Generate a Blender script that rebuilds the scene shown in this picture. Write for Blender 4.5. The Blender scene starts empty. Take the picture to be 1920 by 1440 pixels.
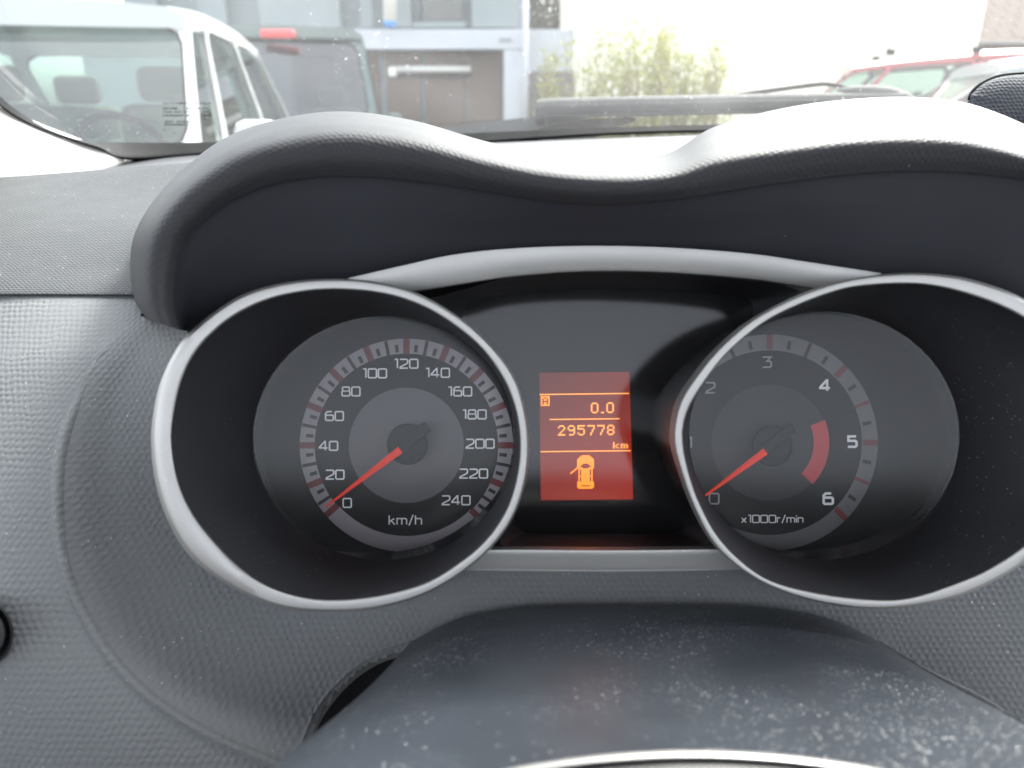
import bpy, bmesh, math, random
from mathutils import Vector, Matrix
random.seed(7)
S = bpy.context.scene
COL = S.collection
rad = math.radians

# ------------------------------------------------------------------ camera
PITCH, FPX, CAM = rad(20.0), 1397.0, Vector((0, 0, 1.15))
R = Vector((1, 0, 0))
F = Vector((0, math.cos(PITCH), -math.sin(PITCH)))
U = Vector((0, math.sin(PITCH), math.cos(PITCH)))
cd = bpy.data.cameras.new('camera')
cd.sensor_width = 36.0
cd.lens = 36.0 * FPX / 1920.0
cd.clip_start, cd.clip_end = 0.01, 3000
cd.dof.use_dof = True
cd.dof.focus_distance = 0.37
cd.dof.aperture_fstop = cd.lens / 2.6
cam = bpy.data.objects.new('camera', cd)
COL.objects.link(cam)
cam.location = CAM
cam.rotation_euler = (rad(90) - PITCH, 0, 0)
S.camera = cam

# ------------------------------------------------------------------ sky, sun, exposure
SUN_EL, SUN_AZ = rad(50), rad(35)           # azimuth measured from +Y (ahead), positive = to the right
w = bpy.data.worlds.new('World'); S.world = w; w.use_nodes = True
nt = w.node_tree; nt.nodes.clear()
sky = nt.nodes.new('ShaderNodeTexSky'); sky.sky_type = 'NISHITA'; sky.sun_disc = False
sky.sun_elevation = SUN_EL; sky.sun_rotation = SUN_AZ
sky.air_density, sky.dust_density, sky.ozone_density = 1.0, 4.0, 1.0
hs = nt.nodes.new('ShaderNodeHueSaturation'); hs.inputs['Saturation'].default_value = 0.30
bg = nt.nodes.new('ShaderNodeBackground'); bg.inputs['Strength'].default_value = 0.15
ow = nt.nodes.new('ShaderNodeOutputWorld')
nt.links.new(sky.outputs[0], hs.inputs['Color']); nt.links.new(hs.outputs[0], bg.inputs['Color'])
nt.links.new(bg.outputs[0], ow.inputs[0])
sl = bpy.data.lights.new('sun', 'SUN'); sl.energy = 1.15; sl.angle = rad(14); sl.color = (1.0, 0.96, 0.9)
so = bpy.data.objects.new('sun', sl); COL.objects.link(so)
sd = Vector((math.sin(SUN_AZ) * math.cos(SUN_EL), math.cos(SUN_AZ) * math.cos(SUN_EL), math.sin(SUN_EL)))
so.rotation_euler = (-sd).to_track_quat('-Z', 'Y').to_euler()
so.location = sd * 30
S.view_settings.view_transform = 'Standard'; S.view_settings.look = 'None'
S.view_settings.exposure = 3.0; S.view_settings.gamma = 1.0
S.view_settings.use_curve_mapping = False
S.render.engine = 'CYCLES'
S.cycles.max_bounces = 10; S.cycles.transparent_max_bounces = 16
S.cycles.diffuse_bounces = 4; S.cycles.glossy_bounces = 4
S.cycles.use_denoising = True

# ------------------------------------------------------------------ helpers
def P(px, py, d):
    """photo pixel + depth along the camera axis -> world point"""
    return CAM + d * (F + (px - 960) / FPX * R + (720 - py) / FPX * U)
def W(px, py, Y):
    """photo pixel on the vertical plane Y metres ahead -> world point"""
    v = F + (px - 960) / FPX * R + (720 - py) / FPX * U
    return CAM + v * (Y / v.y)

def crom(pts, n, closed=False):
    """Catmull-Rom through pts, n samples per span"""
    out, m = [], len(pts)
    spans = m if closed else m - 1
    for i in range(spans):
        if closed: a, b, c, d = pts[(i-1) % m], pts[i], pts[(i+1) % m], pts[(i+2) % m]
        else: a, b, c, d = pts[max(i-1, 0)], pts[i], pts[i+1], pts[min(i+2, m-1)]
        for k in range(n):
            t = k / n
            out.append(tuple(0.5 * ((2*q) + (-p+r)*t + (2*p-5*q+4*r-s)*t*t + (-p+3*q-3*r+s)*t**3)
                             for p, q, r, s in zip(a, b, c, d)))
    if not closed: out.append(tuple(pts[-1]))
    return out

BASE = {}
def empty(name, loc, label=None, cat=None, group=None):
    o = bpy.data.objects.new(name, None); COL.objects.link(o); o.location = loc
    o.empty_display_size = 0.02
    BASE[o.name] = Vector(loc)
    if label: tag(o, label, cat, group)
    return o
def tag(o, label=None, cat=None, group=None, kind=None):
    if label: o['label'] = label
    if cat: o['category'] = cat
    if group: o['group'] = group
    if kind: o['kind'] = kind
    return o
def mobj(name, verts, faces, mat, parent=None, smooth=True, uvs=None, base=None, sharp=None):
    """one mesh object from world-space vertices"""
    if parent is not None: b = BASE[parent.name]
    else: b = Vector(base) if base is not None else sum((Vector(v) for v in verts), Vector()) / len(verts)
    me = bpy.data.meshes.new(name)
    me.from_pydata([Vector(v) - b for v in verts], [], faces)
    if uvs:
        l = me.uv_layers.new(name='UVMap')
        for lp in me.loops: l.data[lp.index].uv = uvs[lp.vertex_index]
    me.polygons.foreach_set('use_smooth', [smooth] * len(me.polygons))
    me.materials.append(mat); me.update()
    if smooth and sharp: me.set_sharp_from_angle(angle=rad(sharp))
    o = bpy.data.objects.new(name, me); COL.objects.link(o)
    BASE[o.name] = b
    if parent is not None: o.parent = parent
    else: o.location = b
    return o
def grid_faces(nu, nv, closed_u=False, off=0):
    f = []
    for j in range(nv - 1):
        for i in range(nu if closed_u else nu - 1):
            a, b = j*nu + i, j*nu + (i+1) % nu
            f.append((off+a, off+b, off+b+nu, off+a+nu))
    return f
def grid_uv(rows):
    nu, nv = len(rows[0]), len(rows)
    mid = rows[nv // 2]
    us = [0.0]
    for i in range(1, nu): us.append(us[-1] + (Vector(mid[i]) - Vector(mid[i-1])).length)
    uv = []
    cols = [0.0] * nu
    for j in range(nv):
        if j:
            for i in range(nu): cols[i] += (Vector(rows[j][i]) - Vector(rows[j-1][i])).length
        uv += [(us[i], cols[i]) for i in range(nu)]
    return uv
def loft(curves, nu, nv):
    """curves of equal station count (3-D points) -> smooth rows"""
    cs = [crom(c, nu) for c in curves]
    cols = [crom([c[i] for c in cs], nv) for i in range(len(cs[0]))]
    return [[cols[i][j] for i in range(len(cols))] for j in range(len(cols[0]))]
def loft_obj(name, curves, nu, nv, mat, parent=None, flip=False, planar=False, **k):
    rows = loft(curves, nu, nv)
    n = len(rows[0])
    fs = grid_faces(n, len(rows))
    if flip: fs = [tuple(reversed(f)) for f in fs]
    vs = [p for r in rows for p in r]
    uv = [((Vector(p) - CAM).dot(R), (Vector(p) - CAM).dot(U)) for p in vs] if planar else grid_uv(rows)
    return mobj(name, vs, fs, mat, parent, True, uv, **k)
def rings_obj(name, loops, mat, parent=None, cap=False, sharp=None, capstart=False, planar=False):
    n = len(loops[0])
    vs = [p for l in loops for p in l]
    fs = grid_faces(n, len(loops), True)
    if cap: fs.append(tuple(range((len(loops)-1)*n, len(loops)*n)))
    if capstart: fs.append(tuple(reversed(range(n))))
    uv = [((Vector(p)-CAM).dot(R), (Vector(p)-CAM).dot(U)) for p in vs] if planar else grid_uv(loops)
    return mobj(name, vs, fs, mat, parent, True, uv, sharp=sharp)
def boxv(c, s, ax=None):
    c = Vector(c); X, Y, Z = ax or (Vector((1,0,0)), Vector((0,1,0)), Vector((0,0,1)))
    return [c + X*(s[0]*a) + Y*(s[1]*b) + Z*(s[2]*d) for d in (-.5, .5) for a, b in ((-.5,-.5),(.5,-.5),(.5,.5),(-.5,.5))]
BOXF = [(0,3,2,1),(4,5,6,7),(0,1,5,4),(1,2,6,5),(2,3,7,6),(3,0,4,7)]
def bevel(o, wdt, seg=2):
    m = o.modifiers.new('bevel', 'BEVEL'); m.width = wdt; m.segments = seg; m.limit_method = 'ANGLE'; m.angle_limit = rad(35)
    return o
def box(name, c, s, mat, parent=None, ax=None, bev=0, **k):
    o = mobj(name, boxv(c, s, ax), BOXF, mat, parent, False, **k)
    if bev: bevel(o, bev)
    return o
def tube_rows(path, radius, n=10):
    path = [Vector(p) for p in path]
    rows = []
    for i, p in enumerate(path):
        t = (path[min(i+1, len(path)-1)] - path[max(i-1, 0)]).normalized()
        a = t.cross(Vector((0,0,1)) if abs(t.z) < .9 else Vector((1,0,0))).normalized(); b = t.cross(a)
        r = radius[i] if isinstance(radius, (list, tuple)) else radius
        rows.append([p + a*(math.cos(2*math.pi*k/n)*r) + b*(math.sin(2*math.pi*k/n)*r) for k in range(n)])
    return rows
def tube(name, path, radius, mat, parent=None, n=10):
    return rings_obj(name, tube_rows(path, radius, n), mat, parent, cap=True, capstart=True)
def solid(name, front, back, mat, parent=None, smooth=False, bev=0):
    """two matching outlines -> closed slab"""
    n = len(front)
    fs = [tuple(range(n)), tuple(reversed(range(n, 2*n)))] + [(i, i+n, (i+1) % n + n, (i+1) % n) for i in range(n)]
    o = mobj(name, list(front) + list(back), fs, mat, parent, smooth)
    if bev: bevel(o, bev)
    return o

# ------------------------------------------------------------------ materials
def new_mat(name):
    m = bpy.data.materials.new(name); m.use_nodes = True
    t = m.node_tree; t.nodes.clear()
    o = t.nodes.new('ShaderNodeOutputMaterial')
    return m, t, o
def N(t, kind, **kw):
    n = t.nodes.new(kind)
    for k, v in kw.items(): setattr(n, k, v)
    return n
def M_(t, op, a, b=None, c=None):
    n = t.nodes.new('ShaderNodeMath'); n.operation = op
    for i, v in enumerate((a, b, c)):
        if v is None: continue
        if isinstance(v, (int, float)): n.inputs[i].default_value = v
        else: t.links.new(v, n.inputs[i])
    return n.outputs[0]
def mixc(t, fac, a, b):
    n = t.nodes.new('ShaderNodeMix'); n.data_type = 'RGBA'
    for s, v in ((0, fac), (6, a), (7, b)):
        if isinstance(v, (int, float)): n.inputs[s].default_value = v
        elif isinstance(v, tuple): n.inputs[s].default_value = (*v, 1) if len(v) == 3 else v
        else: t.links.new(v, n.inputs[s])
    return n.outputs[2]
def coords(t, kind='Object'):
    n = t.nodes.new('ShaderNodeTexCoord'); return n.outputs[kind]
def noise(t, vec, scale, detail=3.0, rough=0.5):
    n = t.nodes.new('ShaderNodeTexNoise'); n.inputs['Scale'].default_value = scale
    n.inputs['Detail'].default_value = detail; n.inputs['Roughness'].default_value = rough
    t.links.new(vec, n.inputs['Vector']); return n.outputs['Fac']
def ramp(t, v, lo, hi, a=0.0, b=1.0):
    n = t.nodes.new('ShaderNodeMapRange'); n.clamp = True
    t.links.new(v, n.inputs[0])
    for i, x in enumerate((lo, hi, a, b)): n.inputs[i+1].default_value = x
    return n.outputs[0]
def specks(t, vec, scale, size, keep, patch=None):
    """scattered dust grains: 0..1 mask"""
    v = t.nodes.new('ShaderNodeTexVoronoi'); v.inputs['Scale'].default_value = scale
    t.links.new(vec, v.inputs['Vector'])
    sep = t.nodes.new('ShaderNodeSeparateColor'); t.links.new(v.outputs['Color'], sep.inputs[0])
    thr = M_(t, 'MULTIPLY', ramp(t, sep.outputs[0], 1-keep, 1.0), size)
    d = M_(t, 'SUBTRACT', thr, v.outputs['Distance'])
    m = ramp(t, d, 0.0, size * 0.35)
    if patch: m = M_(t, 'MULTIPLY', m, ramp(t, noise(t, vec, patch, 2), 0.42, 0.62))
    return m
def hexbump(t, uv, pitch):
    k = 4 * math.pi / (math.sqrt(3) * pitch)
    s = t.nodes.new('ShaderNodeSeparateXYZ'); t.links.new(uv, s.inputs[0])
    u, v = M_(t, 'MULTIPLY', s.outputs[0], k), M_(t, 'MULTIPLY', s.outputs[1], k)
    a = M_(t, 'COSINE', v)
    b = M_(t, 'COSINE', M_(t, 'ADD', M_(t, 'MULTIPLY', u, 0.866), M_(t, 'MULTIPLY', v, 0.5)))
    c = M_(t, 'COSINE', M_(t, 'SUBTRACT', M_(t, 'MULTIPLY', u, 0.866), M_(t, 'MULTIPLY', v, 0.5)))
    return M_(t, 'ADD', M_(t, 'ADD', a, b), c)       # -1.5 .. 3

def plastic(name, col, rough=0.5, spec=0.5, pitch=None, bump=0.0004, dust=None, dustcol=(.55, .55, .53),
            var=0.12, metallic=0.0, coat=0.0, grain=0.0, graindist=0.0001):
    """dust = list of (scale, size, keep, patch)"""
    m, t, o = new_mat(name)
    p = N(t, 'ShaderNodeBsdfPrincipled')
    t.links.new(p.outputs[0], o.inputs[0])
    uv = coords(t, 'UV'); ob = coords(t, 'Object')
    n1 = noise(t, ob, 28, 4)
    c = mixc(t, n1, tuple(x*(1-var) for x in col), tuple(x*(1+var) for x in col))
    h = None
    if pitch:
        nz = t.nodes.new('ShaderNodeTexNoise'); nz.inputs['Scale'].default_value = 140; nz.inputs['Detail'].default_value = 2
        t.links.new(uv, nz.inputs['Vector'])
        va = t.nodes.new('ShaderNodeVectorMath'); va.operation = 'MULTIPLY_ADD'; va.inputs[1].default_value = (pitch*.9,)*3
        t.links.new(nz.outputs['Color'], va.inputs[0]); t.links.new(uv, va.inputs[2])
        h = M_(t, 'MULTIPLY', ramp(t, hexbump(t, va.outputs[0], pitch), -1.5, 2.0), ramp(t, noise(t, uv, 45, 4, .6), .3, .7, .45, 1.2))
    if dust:
        for d in dust: c = mixc(t, specks(t, ob, *d), c, dustcol)
    t.links.new(c, p.inputs['Base Color'])
    t.links.new(ramp(t, noise(t, ob, 60, 4), .3, .7, rough*.96, min(1, rough*1.04)), p.inputs['Roughness'])
    p.inputs['Specular IOR Level'].default_value = spec
    p.inputs['Metallic'].default_value = metallic
    p.inputs['Coat Weight'].default_value = coat
    nrm = None
    if pitch:
        b = N(t, 'ShaderNodeBump'); b.inputs['Strength'].default_value = 1.0; b.inputs['Distance'].default_value = bump
        t.links.new(h, b.inputs['Height']); nrm = b.outputs[0]
    if grain:
        g = N(t, 'ShaderNodeBump'); g.inputs['Strength'].default_value = 1.0; g.inputs['Distance'].default_value = graindist
        t.links.new(noise(t, ob, grain, 2), g.inputs['Height'])
        if nrm: t.links.new(nrm, g.inputs['Normal'])
        nrm = g.outputs[0]
    if nrm: t.links.new(nrm, p.inputs['Normal'])
    return m
def emit(name, col, strength, hatch=None):
    m, t, o = new_mat(name)
    p = N(t, 'ShaderNodeBsdfPrincipled'); p.inputs['Base Color'].default_value = (*[c*.1 for c in col], 1)
    p.inputs['Roughness'].default_value = .6
    p.inputs['Emission Color'].default_value = (*col, 1); p.inputs['Emission Strength'].default_value = strength
    t.links.new(p.outputs[0], o.inputs[0]); return m
def clear(name, tint=(1, 1, 1), ior=1.5, refl=1.0, rough=0.02, dust=0.0, dustcol=(.6, .6, .6), sp=None, sc=None):
    """thin clear sheet: transparent + fresnel reflection (+ dust film)"""
    m, t, o = new_mat(name)
    tr = N(t, 'ShaderNodeBsdfTransparent'); tr.inputs[0].default_value = (*tint, 1)
    gl = N(t, 'ShaderNodeBsdfGlossy'); gl.inputs['Roughness'].default_value = rough
    fr = N(t, 'ShaderNodeFresnel'); ge = N(t, 'ShaderNodeNewGeometry')   # same reflection from either side of the sheet
    t.links.new(ramp(t, ge.outputs['Backfacing'], 0, 1, ior, 1/ior), fr.inputs[0])
    mx = N(t, 'ShaderNodeMixShader')
    t.links.new(M_(t, 'MINIMUM', M_(t, 'MULTIPLY', fr.outputs[0], refl), 1.0), mx.inputs[0])
    t.links.new(tr.outputs[0], mx.inputs[1]); t.links.new(gl.outputs[0], mx.inputs[2])
    out = mx.outputs[0]
    if dust or sp:
        ob = coords(t, 'Object')
        df = N(t, 'ShaderNodeBsdfDiffuse'); df.inputs[0].default_value = (*dustcol, 1)
        tl = N(t, 'ShaderNodeBsdfTranslucent'); tl.inputs[0].default_value = (*dustcol, 1)
        md = N(t, 'ShaderNodeMixShader'); md.inputs[0].default_value = 0.5
        t.links.new(df.outputs[0], md.inputs[1]); t.links.new(tl.outputs[0], md.inputs[2])
        f = ramp(t, noise(t, ob, sc or 9, 5, .6), .3, .75, dust*.6, dust*1.5)
        for s in sp or (): f = M_(t, 'MAXIMUM', f, M_(t, 'MULTIPLY', specks(t, ob, *s[:4]), s[4]))
        m2 = N(t, 'ShaderNodeMixShader'); t.links.new(f, m2.inputs[0])
        t.links.new(out, m2.inputs[1]); t.links.new(md.outputs[0], m2.inputs[2]); out = m2.outputs[0]
    t.links.new(out, o.inputs[0]); return m

DUST = [(900, .30, .10, 40), (420, .16, .05, 14)]
MAT = dict(
    dash=plastic('dash_grain', (.135, .141, .144), .62, .20, .0029, .00026, DUST, var=.04),
    dash_top=plastic('dash_top_grain', (.047, .049, .052), .66, .18, .0027, .00028, DUST, var=.03),
    smooth_top=plastic('dash_smooth', (.04, .041, .045), .5, .3, grain=900, graindist=.00005),
    hood=plastic('hood_grain', (.031, .0315, .035), .60, .22, .0024, .00012, [(500, .2, .04, 12)], dustcol=(.3, .3, .3), var=.04),
    hood_in=plastic('hood_inner', (.027, .028, .035), .62, .3, grain=2500, graindist=.00006, dust=[(420, .2, .03, 10)], dustcol=(.14, .14, .14)),
    silver=plastic('satin_silver', (.345, .34, .33), .42, .5, metallic=.7, var=.03, grain=4000, graindist=.00001, dust=[(800, .2, .03, 14)], dustcol=(.7, .7, .68)),
    tube=plastic('tube_black', (.028, .029, .033), .5, .35, dust=[(1100, .33, .13, 22), (500, .16, .05, 12)], dustcol=(.32, .32, .33), grain=2600, graindist=.00004),
    tube_out=plastic('tube_gloss_black', (.008, .008, .009), .22, .5, dust=[(700, .2, .04, 18)], dustcol=(.3, .3, .3)),
    black=plastic('black_plastic', (.012, .012, .013), .5, .4),
    rubber=plastic('black_rubber', (.009, .009, .010), .7, .12, grain=800),
    face=plastic('dial_black', (.012, .012, .013), .7, .2, var=.05),
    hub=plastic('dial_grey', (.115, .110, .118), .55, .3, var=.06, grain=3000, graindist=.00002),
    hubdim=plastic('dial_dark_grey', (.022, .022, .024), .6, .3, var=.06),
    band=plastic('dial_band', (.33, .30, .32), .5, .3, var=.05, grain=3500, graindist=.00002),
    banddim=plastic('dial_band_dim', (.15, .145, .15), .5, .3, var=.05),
    rimgrey=plastic('dial_rim_grey', (.013, .014, .015), .7, .2, var=.04),
    tick=plastic('tick_grey', (.03, .026, .028), .6, .2),
    tickred=plastic('tick_red', (.16, .030, .032), .55, .3),
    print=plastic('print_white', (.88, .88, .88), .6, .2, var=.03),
    printdim=plastic('print_dim', (.30, .31, .31), .6, .2, var=.03),  # tachometer numerals dimmed by lens reflections, put into the print colour
    cap=plastic('needle_cap', (.008, .009, .0095), .65, .12),
    cover=plastic('column_cover', (.024, .028, .035), .30, .5, dust=[(800, .36, .28, 24), (1400, .44, .40, 15), (400, .14, .07, 9)], dustcol=(.46, .46, .45), var=.45),
    cream=plastic('pillar_cream', (.80, .78, .74), .6, .4, grain=700, graindist=.00006),
    mesh=plastic('mesh_fabric', (.05, .052, .06), .8, .3, .0026, .0007),
    headliner=plastic('headliner_cloth', (.55, .55, .53), .9, .2, grain=600),
    cloth=plastic('seat_cloth', (.035, .035, .038), .9, .2, grain=500),
)
def needle_mat():
    m, t, o = new_mat('needle_red')
    p = N(t, 'ShaderNodeBsdfPrincipled'); p.inputs['Base Color'].default_value = (.85, .035, .018, 1)
    p.inputs['Roughness'].default_value = .35
    p.inputs['Emission Color'].default_value = (1, .05, .02, 1); p.inputs['Emission Strength'].default_value = .03  # slight glow added to the red so the needle looks brighter
    t.links.new(p.outputs[0], o.inputs[0]); return m
MAT['needle'] = needle_mat()
def redzone_mat():
    m, t, o = new_mat('redline_print')
    p = N(t, 'ShaderNodeBsdfPrincipled'); p.inputs['Roughness'].default_value = .5
    h = hexbump(t, coords(t, 'UV'), .0011)
    t.links.new(mixc(t, ramp(t, h, .6, 1.2), (.62, .03, .035), (.22, .012, .014)), p.inputs['Base Color'])
    t.links.new(p.outputs[0], o.inputs[0]); return m
MAT['redzone'] = redzone_mat()
MAT['dial_lens'] = clear('dial_lens', (.97, .97, .97), 1.5, .62, .14, dust=.012, sp=[(420, .16, .05, 14, .35)], sc=30)
MAT['screen_lens'] = clear('screen_lens', (.75, .75, .75), 1.55, .75, .10, dust=.008, sp=[(500, .16, .05, 14, .3)], sc=30)
MAT['windscreen'] = clear('windscreen_glass', (.93, .97, .95), 1.5, 1.0, .0, dust=.055, dustcol=(.8, .8, .8),
                          sp=[(330, .36, .09, 9, .55), (150, .18, .03, 5, .7), (700, .4, .14, 11, .5)], sc=7)

# ------------------------------------------------------------------ dashboard
dash = empty('dashboard', P(300, 1200, .30), 'dark grey grained plastic dashboard around the instrument binnacle', 'dashboard')
# --- the surround that sinks in towards the gauges, its outer edge is the ridge
INN = [(368,622),(328,706),(308,800),(309,898),(342,984),(398,1050),(476,1096),(560,1122),(640,1132),(740,1124),(840,1090),
       (900,1058),(1130,1056),(1380,1056),(1440,1080),(1520,1115),(1620,1130),(1720,1122),(1830,1085),(1930,1015),(1990,900)]
OUT = [(262,592,.325),(170,690,.307),(118,820,.292),(106,940,.281),(122,1070,.273),(175,1185,.268),(260,1290,.264),(380,1372,.262),
       (500,1425,.262),(640,1480,.265),(800,1500,.275),(1000,1500,.288),(1150,1500,.30),(1350,1500,.30),(1500,1490,.30),
       (1650,1480,.30),(1800,1460,.295),(1950,1420,.29),(2080,1330,.29),(2180,1200,.29),(2240,1000,.29)]
bowl = []
for s, (d_i, bul) in ((0, (.297, 0)), (.25, (0, .003)), (.55, (0, .004)), (.85, (0, .0012)), (1, (0, 0))):
    bowl.append([P(i[0]+(o[0]-i[0])*s, i[1]+(o[1]-i[1])*s, .297+(o[2]-.297)*s + bul) for i, o in zip(INN, OUT)])
HOLE = [(566,1415),(572,1388),(591,1342),(623,1297),(661,1260),(705,1232),(760,1214),(840,1192),(960,1172),(1100,1166),(1300,1168),
        (1450,1180),(1560,1200),(1650,1222),(1760,1272),(1880,1338),(1990,1440),(1990,1600),(560,1600)]
def inside(x, y, poly):
    c = False
    for i in range(len(poly)):
        (x1, y1), (x2, y2) = poly[i-1], poly[i]
        if (y1 > y) != (y2 > y) and x < (x2-x1)*(y-y1)/(y2-y1)+x1: c = not c
    return c
def to_px(p):
    v = Vector(p) - CAM; d = v.dot(F)
    return 960 + v.dot(R)/d*FPX, 720 - v.dot(U)/d*FPX, d
rows = loft(bowl, 14, 14); nu = len(rows[0])
vs = [p for r in rows for p in r]; px = [to_px(p) for p in vs]
fs = [f for f in grid_faces(nu, len(rows)) if not all(inside(px[i][0], px[i][1], HOLE) for i in f)]
mobj('gauge_surround', vs, fs, MAT['dash'], dash, True, [((Vector(p)-CAM).dot(R), (Vector(p)-CAM).dot(U)) for p in vs])
def bowl_depth(x, y):
    best = min(px, key=lambda q: (q[0]-x)**2 + (q[1]-y)**2); return best[2]
hol = crom(HOLE[:17], 5)
rim = [[], [], [], []]
for i, (x, y) in enumerate(hol):
    x0, y0 = hol[max(i-1, 0)]; x1, y1 = hol[min(i+1, len(hol)-1)]
    l = math.hypot(x1-x0, y1-y0); nx, ny = (y1-y0)/l, -(x1-x0)/l     # outward from the hole
    d = bowl_depth(x, y)
    rim[0].append(P(x+nx*9, y+ny*9, d+.0006)); rim[1].append(P(x+nx*4, y+ny*4, d-.0014))
    rim[2].append(P(x-nx*7, y-ny*7, d+.003)); rim[3].append(P(x-nx*14, y-ny*14, d+.03))
rr = [r for r in rim]
mobj('column_opening_rim', [p for r in rr for p in r], grid_faces(len(hol), 4), MAT['dash'], dash, True,
     [((Vector(p)-CAM).dot(R), (Vector(p)-CAM).dot(U)) for r in rr for p in r])
mobj('column_gap_shade', [P(x, y, d) for x, y, d in ((480,1150,.335),(2050,1150,.335),(2050,1650,.33),(480,1650,.33))], [(0,1,2,3)], MAT['rubber'], dash, False)  # black sheet standing in for the shade inside the column opening
mobj('hood_end_filler', [P(x, y, d) for x, y, d in ((225,545,.350),(420,545,.338),(420,760,.326),(300,760,.322),(215,640,.334))], [(0,1,2,3,4)], MAT['dash'], dash, False)
# --- ridge roll along the surround's outer edge
# --- outer side panel below the seam
LP = [(-150,550.9,.3605),(-150,640,.345),(-150,720,.330),(-150,850,.309),(-150,980,.292),(-150,1120,.278),(-150,1260,.268),(-120,1400,.265),(0,1520,.265),(250,1560,.267),(500,1600,.268)]
RP = [(300,549.9,.346),(228,632,.318)] + OUT[1:10]
mids = []
for s in (0, .33, .66, 1):
    b = .004*math.sin(math.pi*s)
    mids.append([P(a[0]+(c[0]-a[0])*s, a[1]+(c[1]-a[1])*s, a[2]+(c[2]-a[2])*s - b) for a, c in zip(LP, RP)])
rg = [[], [], []]
for k in range(1, 10):
    i_, o_ = INN[k], OUT[k]; l_ = LP[k+1]
    q = 26/math.hypot(i_[0]-o_[0], i_[1]-o_[1]); q2 = 24/max(60, math.hypot(l_[0]-o_[0], l_[1]-o_[1]))
    rg[0].append(P(o_[0]+(i_[0]-o_[0])*q, o_[1]+(i_[1]-o_[1])*q, o_[2]+(.297-o_[2])*q + .0028))
    rg[1].append(P(o_[0], o_[1], o_[2] - (.0002 if k == 1 else .0010)))
    rg[2].append(P(o_[0]+(l_[0]-o_[0])*q2, o_[1]+(l_[1]-o_[1])*q2, o_[2]+(l_[2]-o_[2])*q2 - .004*math.sin(math.pi*(1-q2)) + .0024))
loft_obj('ridge', rg, 12, 6, MAT['dash'], dash, planar=True)
mids = [[tuple(m[0] + F*.006 - U*.0003)] + [tuple(q) for q in m] for m in mids]
loft_obj('side_panel', mids, 8, 8, MAT['dash'], dash, planar=True)
# --- upper panel above the seam, running away to the screen
xs = [-260, -120, 40, 180, 330, 460]
up = [[P(x, 549.5, .353-.012*(x+150)/450) + F*.006 + U*.0004 for x in xs], [P(x, 549.6, .353-.012*(x+150)/450) for x in xs],
      [P(x, 500, .371) for x in xs], [P(x, 430, .412) for x in xs], [P(x, 372, .465) for x in xs],
      [P(x, 336 - .075*(x-0), .52) for x in xs], [P(x, 334 - .075*(x-0), .53) for x in xs], [P(x, 344 - .075*x, .54) for x in xs]]
loft_obj('upper_panel', up, 8, 8, MAT['dash_top'], dash)
mobj('seam_backing', [P(-200,530,.368),(P(330,530,.362)),P(330,575,.362),P(-200,575,.368)], [(0,1,2,3)], MAT['black'], dash, False)
# --- dash top shelf along the base of the screen
sh = [[P(-200,372,.53),P(180,345,.53),P(420,335,.54),P(800,332,.56),P(1150,330,.57),P(1500,322,.57),P(2200,310,.55)],
      [P(-60,330,.625),P(200,313,.66),P(420,303,.68),P(800,296,.72),P(1150,289,.74),P(1500,283,.74),P(2200,278,.7)],
      [P(120,302,.64),P(242,293,.69),P(420,285,.74),P(800,272,.83),P(1150,258,.87),P(1500,248,.87),P(2200,240,.8)],
      [P(130,305,.645),P(244,296,.70),P(420,289,.75),P(800,276,.84),P(1150,262,.885),P(1500,252,.885),P(2200,244,.81)]]
loft_obj('top_shelf', sh, 10, 5, MAT['smooth_top'], dash)

# ------------------------------------------------------------------ binnacle hood
CR = [(275,598),(252,560),(244,500),(252,440),(285,380),(340,320),(420,262),(520,226),(640,211),(770,227),(900,264),(1010,290),(1130,303),
      (1250,290),(1340,240),(1470,205),(1600,188),(1720,185),(1830,200),(1960,255),(2060,330)]
CE = [(335,618),(325,570),(330,505),(345,455),(380,415),(430,378),(500,348),(580,333),(670,330),(790,340),(900,356),(1010,373),(1130,382),
      (1260,374),(1360,358),(1480,340),(1600,326),(1720,320),(1830,325),(1950,345),(2050,400)]
BO = [(352,622),(368,612),(390,600),(415,585),(450,566),(490,552),(530,542),(585,534),(650,530),(760,508),(870,489),(1000,477),(1130,474),
      (1260,477),(1360,484),(1480,499),(1600,520),(1720,522),(1830,540),(1950,600),(2040,660)]
n = len(CR)
def lerp2(a, b, s): return (a[0]+(b[0]-a[0])*s, a[1]+(b[1]-a[1])*s)
wr = [max(0.0, min(1.0, (i-12)/3)) for i in range(n)]                      # the far side shows on the tachometer hump
back = [P(x + (26 if i < 5 else 0), y + (8 if i < 6 else 40), .40 + .05*min(i, 8)/8) for i, (x, y) in enumerate(CR)]
crest0 = [P(x + (5 if i < 5 else 0), y + 3, .355 + .03*wr[i]) for i, (x, y) in enumerate(CR)]
crest = [P(x, y, .315 + .045*wr[i]) for i, (x, y) in enumerate(CR)]
def brow(fl, fr_, dl, dr): return [P(*lerp2(CR[i], CE[i], fl + (fr_-fl)*wr[i]), dl + (dr-dl)*wr[i]) for i in range(n)]
sh1, sh1b, sh2, sh3 = brow(.12, .20, .276, .304), brow(.25, .36, .260, .270), brow(.42, .55, .2535, .2548), brow(.74, .79, .2540, .2550)
cre = [P(*CE[i], .2595) for i in range(n)]
hood = empty('binnacle_hood', P(1130, 480, .29), 'dark grained double-humped hood arching over the two gauges', 'hood')
loft_obj('padded_brow', [back, crest0, crest, sh1, sh1b, sh2, sh3, cre], 10, 8, MAT['hood'], hood)
in1 = [P(*lerp2(CE[i], BO[i], .06), .2625) for i in range(n)]
in2 = [P(*lerp2(CE[i], BO[i], .5), .274) for i in range(n)]
in3 = [P(*BO[i], .291) for i in range(n)]
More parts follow.
